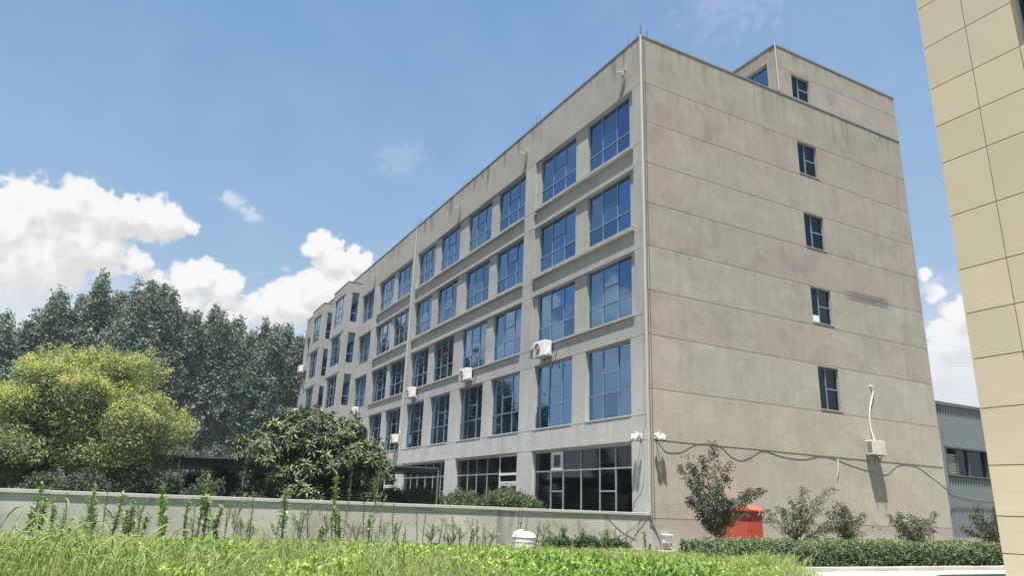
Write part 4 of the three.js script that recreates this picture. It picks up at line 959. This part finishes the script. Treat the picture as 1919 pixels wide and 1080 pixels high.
// ---- young trees in front of the gable
{
  const geo = spray(7, 0.1, 0.115, 0.045, 71, 0.7);
  const young = (label, x, z, tips, seed, tones, per) => {
    const t = thing('young_tree', label, 'tree', [x, 0, z], 'young trees between the hedge and the gable');
    const r = rng(seed), pts = [], H = Math.max(...tips.map((q) => q[1])), limbs = [limb([[0, 0, 0], [0.02, H * 0.12, 0], [0.0, H * 0.24, 0.02]], [0.045, 0.04, 0.036], 7, 5)];
    const all = []; for (const q of tips) { all.push([q[0], q[1], (r() - 0.5) * 1.1]); all.push([q[0] * (0.5 + 0.4 * r()), q[1] * (0.72 + 0.2 * r()), (r() - 0.5) * 1.5]); }
    for (const [k, [tx, ty, tz]] of all.entries()) {
      const b0 = H * (0.1 + 0.14 * r());
      const p = [new THREE.Vector3(0, b0, 0), new THREE.Vector3(tx * 0.3, lerp(b0, ty, 0.4), tz * 0.35), new THREE.Vector3(tx * 0.68, lerp(b0, ty, 0.76), tz * 0.75), new THREE.Vector3(tx, ty, tz)];
      limbs.push(limb(p, [0.02, 0.014, 0.009, 0.003], 5, 8));
      const c = new THREE.CatmullRomCurve3(p);
      for (let i = 0; i < (k % 2 ? per * 0.35 : per * 1.2); i++) {
        const u = 0.25 + 0.75 * Math.pow(r(), 0.7), q = c.getPoint(u), j = 0.15 * (1.2 - 0.6 * u);
        q.x += (r() - 0.5) * 2 * j; q.y += (r() - 0.6) * 1.4 * j; q.z += (r() - 0.5) * 2 * j;
        const tn = tones[Math.floor(r() * tones.length)], v = 0.75 + r() * 0.5;
        pts.push({ p: q, s: 0.75 + 0.5 * r(), c: [tn[0] * v, tn[1] * v, tn[2] * v], up: 0.9 });
      }
    }
    part(t, 'trunk', merged(limbs), M.bark);
    scatter(t, 'crown', geo, LEAF, pts);
  };
  const dk = [[0.12, 0.14, 0.085], [0.16, 0.175, 0.11], [0.085, 0.10, 0.065]], rd = [[0.25, 0.26, 0.175], [0.19, 0.205, 0.135], [0.31, 0.315, 0.215]], ol = [[0.18, 0.205, 0.12], [0.24, 0.26, 0.155], [0.14, 0.16, 0.10]];
  young('tall dark young tree left of the orange cabinet', 0.28, 3.0, [[-1.2, 3.15], [-1.66, 2.75], [-0.91, 2.34], [-0.66, 2.88], [0.08, 3.61], [-0.3, 3.21], [0.15, 2.89], [0.58, 2.32], [1.41, 2.19], [2.2, 2.23], [1.77, 2.12], [-1.05, 1.76], [0.9, 1.83], [0.31, 1.89], [-0.35, 2.28], [-0.73, 1.53], [-0.29, 1.38], [0.5, 1.16]], 301, dk, 22);
  young('pale leaved young tree right of the orange cabinet', 3.79, 3.0, [[-1.16, 1.71], [-0.8, 1.55], [-0.58, 1.91], [-0.12, 1.84], [0.51, 2.31], [0.83, 2.05], [1.43, 2.44], [1.46, 2.07], [1.06, 1.7], [-0.97, 1.12], [1.55, 1.27], [0.36, 1.5], [-0.17, 1.4], [1.66, 1.09]], 302, rd, 17);
  young('thin young tree third from the corner', 6.37, 3.0, [[-0.68, 1.82], [-0.18, 1.96], [-0.44, 1.55], [0, 1.66], [0.67, 1.68], [1.22, 1.56], [0.83, 1.4], [0.38, 1.3], [-0.2, 1.29]], 303, ol, 16);
  young('squat vase shaped young tree fourth from the corner', 10.09, 3.0, [[-1.1, 1.55], [-0.76, 1.36], [-0.06, 1.63], [0.42, 1.59], [0.72, 1.46], [1.56, 1.76], [1.21, 1.41], [-0.47, 1.18], [0.65, 1.14], [0.03, 1.28]], 304, ol, 20);
  young('young tree farthest along, against the grey shed', 15.49, 3.0, [[-1.14, 1.55], [-0.61, 2.13], [-0.51, 1.81], [0.24, 2.01], [0.89, 1.96], [-1.32, 1.27], [-0.24, 1.4], [0.9, 1.32], [0.52, 1.63]], 305, dk, 24);
}

// ---- clipped hedge
{
  const t = thing('hedge', 'long clipped green hedge along the kerb', 'hedge', [0, 0, 0]);
  const r = rng(400), geo = spray(13, 0.12, 0.08, 0.045, 81, 0), pts = [], H = (x) => 0.5 + 0.09 * vn(x * 0.9, 3) + 0.05 * vn(x * 3, 9);
  const tones = [[0.145, 0.21, 0.10], [0.115, 0.175, 0.085], [0.19, 0.26, 0.12]], litTopT = [[0.27, 0.33, 0.12], [0.23, 0.29, 0.11], [0.18, 0.24, 0.095]];  // second, paler set paints the sunlit look of the hedge top into leaf colour
  const x0 = -3.7, x1 = 13.5, z0 = 5.75, z1 = 7.2;
  for (let i = 0; i < 9000; i++) {
    const x = x0 + (x1 - x0) * r(), z = lerp(z0, z1, r()), h = H(x), e = Math.min(1, (x - x0) / 0.5), f = r();
    let p, tn = tones[Math.floor(r() * 3)];
    if (f < 0.42) { p = new THREE.Vector3(x, h * (0.6 + 0.4 * e) + (r() - 0.6) * 0.14, z); if (r() < 0.6) tn = litTopT[Math.floor(r() * 3)]; }
    else if (f < 0.88) p = new THREE.Vector3(x, 0.06 + (h - 0.05) * (0.6 + 0.4 * e) * r(), z1 - 0.02 + (r() - 0.75) * 0.22);
    else p = new THREE.Vector3(x, h * r(), z);
    const v = 0.75 + 0.5 * r();
    pts.push({ p, s: 0.8 + 0.5 * r(), c: [tn[0] * v, tn[1] * v, tn[2] * v] });
  }
  for (let i = 0; i < 260; i++) { const z = lerp(z0, z1, r()); pts.push({ p: new THREE.Vector3(x0 - 0.05 + r() * 0.15, 0.05 + 0.55 * r(), z), s: 1, c: tones[i % 3] }); }
  const st = []; for (let x = x0 + 0.3; x < x1; x += 0.42) for (const z of [6.2, 6.75]) { st.push(limb([[x, 0, z], [x + (r() - 0.5) * 0.2, 0.3, z + (r() - 0.5) * 0.2], [x + (r() - 0.5) * 0.4, 0.55, z + (r() - 0.5) * 0.4]], [0.018, 0.012, 0.005], 4)); }
  const sm = part(t, 'stems', merged(st), M.bark); sm.userData.kind = 'stuff';
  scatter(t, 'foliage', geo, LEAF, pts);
}

// ---- weeds standing above the grass
{
  const weed = (seed, leafy) => {                         // a stalk one metre tall
    const r = rng(seed), pos = [], nor = [], g = new THREE.Group();
    const bend = (y) => [0.05 * Math.sin(y * 2.2 + seed), 0.04 * Math.sin(y * 1.7 + seed * 2)];
    const sp = []; for (let y = 0; y <= 1.001; y += 0.125) sp.push([bend(y)[0], y, bend(y)[1]]);
    const stems = [limb(sp, sp.map((_, i) => 0.013 * (1 - i / 11)), 5)];
    const br = [];
    if (leafy === 2) for (let k = 0; k < 6; k++) { const a = k * 1.05, y = 0.35 + 0.07 * k; const tip = [Math.cos(a) * 0.22, y + 0.3, Math.sin(a) * 0.22]; stems.push(limb([[bend(y)[0], y, bend(y)[1]], [tip[0] * 0.6, y + 0.12, tip[2] * 0.6], tip], [0.006, 0.005, 0.003], 4)); br.push([[bend(y)[0], y, bend(y)[1]], tip]); }
    const leaf = (x, y, z, len, wid, el) => { const a = r() * 6.28, d = new THREE.Vector3(Math.cos(a) * Math.cos(el), Math.sin(el), Math.sin(a) * Math.cos(el)), s = new THREE.Vector3(-Math.sin(a), 0, Math.cos(a)); pushLeaf(pos, nor, new THREE.Vector3(x, y, z), d, s, len, wid); };
    const n = leafy === 1 ? 170 : leafy === 2 ? 110 : 150;
    for (let i = 0; i < n; i++) { const y = 0.12 + 0.88 * (i / n), [bx, bz] = bend(y), l = (leafy === 1 ? 0.12 : 0.075) * (y > 0.8 ? 1.5 - 0.75 * y : 0.9) * (y < 0.3 ? 0.6 : 1) * (0.5 + 0.9 * r()); if (r() < 0.25) continue; leaf(bx, y, bz, l, l * (leafy === 1 ? 0.4 : 0.3), 0.1 + 1.1 * r()); }
    for (const [a, b] of br) for (let i = 0; i < 26; i++) { const u = 0.2 + 0.8 * r(); leaf(lerp(a[0], b[0], u), lerp(a[1], b[1], u), lerp(a[2], b[2], u), 0.08, 0.02, 0.8); }
    return [merged(stems), geoOf(pos, nor)];
  };
  const kinds = [[1, 5, 9], [2, 6, 10], [3, 7, 11], [4, 8, 12]].map((q, i) => q.map((s) => weed(s, [0, 1, 2, 0][i])));
  const stemM = mat(0.18, 0.21, 0.09), mats = [[0.24, 0.33, 0.12], [0.31, 0.43, 0.13], [0.23, 0.29, 0.12], [0.2, 0.21, 0.13]].map((c) => leafMat({ color: rgb(...c) }));
  const list = [[-18.19, 2.5, 1.21, 1], [-18.1, 2.3, 0.95, 1], [-17.67, 1.5, 1.06, 0], [-17.26, 1.5, 1.19, 1], [-16.91, 1.3, 1.27, 0], [-16.73, 1.6, 0.86, 2], [-15.69, 1.2, 1.31, 1], [-14.9, 2.2, 1.47, 1], [-14.82, 2.1, 1.1, 1], [-14.93, 1, 0.9, 0], [-14.58, 1.2, 0.92, 1], [-14.19, 1, 0.99, 0], [-14.02, 1, 1.12, 2], [-13.62, 0.9, 1.23, 0], [-12.84, 1, 1.3, 1], [-12.37, 0.9, 0.97, 2], [-12.08, 0.8, 0.91, 0], [-11.56, 1.2, 1.69, 1], [-11.18, 1, 1.71, 0], [-10.57, 0.8, 1.09, 3], [-10.51, 1.2, 1.95, 2], [-9.75, 0.8, 1.12, 0], [-9.38, 0.8, 0.6, 0], [-9.04, 0.8, 0.92, 3], [-8.92, 1, 0.93, 0], [-8.17, 0.8, 0.75, 3], [-7.7, 0.9, 0.7, 2], [-7.31, 0.8, 0.82, 2], [-7.18, 0.9, 0.78, 0], [-5.37, 0.6, 0.85, 3], [-5.15, 0.8, 0.82, 0], [-4.92, 0.9, 0.76, 2], [-4.56, 0.7, 0.82, 0], [-4.29, 0.9, 0.78, 2], [-4, 0.7, 0.74, 0], [-3.42, 0.8, 0.82, 3], [-1.9, 0.6, 0.64, 3], [-1.65, 0.7, 0.5, 3], [-17.97, 6, 0.62, 0], [-17.37, 6.5, 0.6, 1], [-16.03, 6, 0.6, 0], [-15.69, 7, 0.62, 1], [-17.11, 4, 0.7, 2], [-13.07, 4, 0.65, 0], [-3.72, 4.5, 0.42, 1], [-3.49, 4.6, 0.42, 0], [-6.13, 1.5, 1.05, 3], [-5.98, 1.45, 1.12, 3]];
  const r = rng(9);
  for (let i = 0; i < 84; i++) { const x = -18.5 + 17 * Math.pow(r(), 1.25); if (Math.abs(x + 6.2) < 0.7) continue; list.push([x, 0.4 + 1.5 * r(), lerp(0.95, 0.5, (x + 18.5) / 17) * (0.6 + 0.65 * r()), Math.floor(r() * 3)]); }
  const word = ['slim dark weed stalk in the grass before the boundary wall', 'leafy bright green weed stalk in the grass before the boundary wall', 'branching weed stalk in the grass before the boundary wall', 'bare greyish weed stalk in the grass before the boundary wall'];
  for (const [x, z, h, k] of list) {
    const t = thing('weed_stalk', word[k], 'weed', [x, 0, z], 'weed stalks of kind ' + ['slim', 'leafy', 'branching', 'bare'][k], r() * 6.28);
    const fat = (k === 1 ? 1.35 : 1.1) * (0.75 + 0.5 * r()); t.scale.set(fat, h * 1.16, fat); t.rotation.z = (r() - 0.5) * 0.2; t.rotation.x = (r() - 0.5) * 0.2;
    const kd = kinds[k][Math.floor(r() * 3)];
    part(t, 'stem', kd[0], stemM);
    const lf = part(t, 'leaves', kd[1], mats[k]); lf.userData.kind = 'stuff';
  }
  // low leafy bush beside the tank and broad leaved plants
  const bg = spray(14, 0.13, 0.085, 0.04, 91);
  [[-4.6, 1.3, 0.42, 0.5, 'low leafy bush right of the white tank'], [-3.6, 1.35, 0.46, 0.55, 'low leafy bush in the middle of the wall foot, right of the tank'], [-2.6, 1.25, 0.4, 0.55, 'low leafy bush at the wall foot nearest the corner'], [-0.2, 2.4, 0.36, 0.4, 'small green clump before the white junction box'], [-2.6, 7.6, 0.4, 0.55, 'bright green clump at the front of the hedge end'], [-9.6, 8.2, 0.36, 0.5, 'broad bright leafy clump in the foreground grass']].forEach(([x, z, h, w, label], i) => {
    const t = thing('leafy_clump', label, 'plant', [x, 0, z], 'leafy clumps in the grass'), q = rng(500 + i), pts = [];
    const tn = i < 3 ? [[0.09, 0.15, 0.05], [0.12, 0.19, 0.06], [0.07, 0.12, 0.04]] : [[0.14, 0.24, 0.055], [0.18, 0.28, 0.07], [0.11, 0.19, 0.05]];
    lobe(pts, q, [0, h * 0.45, 0], [w, h * 0.55, w * 0.8], 260, i === 5 ? 1.4 : 1, tn, { deep: 0.7, upper: true });
    part(t, 'stem', merged([0, 1, 2, 3].map((k) => limb([[0, 0, 0], [Math.cos(k * 1.6) * w * 0.5, h * 0.7, Math.sin(k * 1.6) * w * 0.5]], [0.012, 0.005], 4))), stemM);
    scatter(t, 'foliage', bg, LEAF, pts);
  });
}

// ---- the field of seeding grass
{
  const tuft = (seed) => {
    const r = rng(seed), pos = [], nor = [];
    const blade = (x, z, a, len, wid, lean, curl) => {
      const d = [Math.cos(a), Math.sin(a)], s = [-Math.sin(a), Math.cos(a)], n = 4; let prev = null;
      for (let i = 0; i <= n; i++) {
        const u = i / n, f = lean * u + curl * u * u, y = len * u * (1 - 0.32 * curl * u), w = wid * (1 - Math.pow(u, 2.2)) + 0.001;
        const cx = x + d[0] * f * len, cz = z + d[1] * f * len;
        const cur = [new THREE.Vector3(cx - s[0] * w / 2, y, cz - s[1] * w / 2), new THREE.Vector3(cx + s[0] * w / 2, y, cz + s[1] * w / 2)];
        if (prev) for (const tri of [[prev[0], prev[1], cur[0]], [cur[0], prev[1], cur[1]]]) {
          const nn = new THREE.Vector3().crossVectors(tri[1].clone().sub(tri[0]), tri[2].clone().sub(tri[0])).normalize();
          for (const v of tri) { pos.push(v.x, v.y, v.z); nor.push(nn.x, nn.y, nn.z); }
        }
        prev = cur;
      }
    };
    for (let i = 0; i < 34; i++) blade((r() - 0.5) * 0.2, (r() - 0.5) * 0.2, r() * 6.28, 0.16 + r() * 0.34, 0.004 + 0.005 * r(), 0.04 + 0.42 * r(), 0.9 * Math.pow(r(), 1.6));
    return geoOf(pos, nor);
  };
  const head = (seed) => {                                  // nodding seed heads on thin stalks
    const r = rng(seed), list = [];
    for (let i = 0; i < 4; i++) {
      const a = r() * 6.28, h = 0.34 + 0.18 * r(), lean = 0.3 + r(), c = Math.cos(a) * lean, s = Math.sin(a) * lean, x = (r() - 0.5) * 0.2, z = (r() - 0.5) * 0.2;
      list.push(limb([[x, 0, z], [x + c * 0.05, h * 0.7, z + s * 0.05], [x + c * 0.1, h, z + s * 0.1]], [0.0022, 0.002, 0.002], 3));
      list.push(limb([[x + c * 0.1, h, z + s * 0.1], [x + c * 0.115, h + 0.03, z + s * 0.115], [x + c * 0.14, h + 0.055, z + s * 0.14], [x + c * 0.17, h + 0.06, z + s * 0.17]], [0.0015, 0.0045, 0.004, 0.001], 4));
    }
    const g = merged(list); g.deleteAttribute('uv'); return g;
  };
  const r = rng(600), lists = [[], []], heads = [];
  for (let i = 0; i < 44000; i++) {
    const x = -25 + 25.2 * r(), z = 0.25 + 13.4 * Math.pow(r(), 1.25);
    if (Math.hypot(x + 6.18, z - 1.93) < 0.42) continue;
    if (x > -3.9 && z > 5.3 && z < 7.5) continue;
    if (z > 7.2 && x > -2.5 - 0.97 * (z - 7.65) + 0.5 * vn(z * 2, 3)) continue;
    if (x > -2.2 + 0.8 * vn(z, 4) && z < 1.6 + vn(x * 2, 7)) continue;
    if (x > -0.4 && z < 5) { if (r() < 0.4) continue; }
    const m = fbm(x * 0.35, z * 0.35, 4), hh = lerp(0.3, 1.08, sstep(0.5, 11.5, z)) * lerp(1, 0.7, sstep(-13, -5, x)) * (0.4 + 1.1 * m) * (0.7 + 0.6 * r());
    const dry = sstep(0.5, 0.72, fbm(x * 0.5 + 40, z * 0.5, 3)), v = 0.75 + 0.5 * r();
    let c = mix3([0.25, 0.37, 0.06], [0.41, 0.49, 0.11], r()); c = mix3(c, [0.42, 0.44, 0.14], dry * 0.45 * r()); c = mix3(c, [0.17, 0.32, 0.06], sstep(0.54, 0.7, fbm(x * 0.6 + 11, z * 0.6 + 5, 3)) * 0.8);
    const p = new THREE.Vector3(x, 0, z);
    lists[i & 1].push({ p, s: hh, c: [c[0] * v, c[1] * v, c[2] * v], up: 0.25 });
    if (r() < 0.6) { const w = 0.8 + 0.4 * r(); heads.push({ p, s: hh * (0.9 + 0.3 * r()), c: [0.42 * w, 0.52 * w, 0.17 * w], up: 0.3 }); }
  }
  const broad = [], q = rng(640);
  for (let i = 0; i < 34000; i++) {
    const x = -24 + 21.5 * q(), z = 0.3 + 12.6 * q(), m = fbm(x * 0.45 + 70, z * 0.45 + 9, 4);
    if (m < 0.38 || (z > 7 && x > -2.9 - 0.97 * (z - 7.65)) || Math.hypot(x + 6.18, z - 1.93) < 0.5) continue;
    const hh = lerp(0.13, 0.42, sstep(0.5, 11.5, z)) * lerp(1, 0.65, sstep(-13, -5, x)) * (0.4 + 1.0 * q()), v = 0.8 + 0.4 * q();
    broad.push({ p: new THREE.Vector3(x, hh * (0.4 + 0.8 * q()), z), s: 0.7 + 0.6 * q(), c: m > 0.56 ? [0.24 * v, 0.39 * v, 0.08 * v] : [0.36 * v, 0.47 * v, 0.11 * v], up: 0.8 });
  }
  const field = thing('grass', 'tall yellow green seeding grass filling the foreground', 'grass'); field.userData.kind = 'stuff';
  scatter(field, 'blades', tuft(701), BLADE, lists[0]);
  scatter(field, 'blades', tuft(702), BLADE, lists[1]);
  scatter(field, 'broad_leaves', spray(11, 0.11, 0.09, 0.05, 704, -0.2), BLADE, broad);
  scatter(field, 'seed_heads', head(703), BLADE, heads);
}

// thin summer haze
scene.fog = new THREE.FogExp2(new THREE.Color().setRGB(0.62, 0.72, 0.82), 0.0004);

renderer.render(scene, camera);
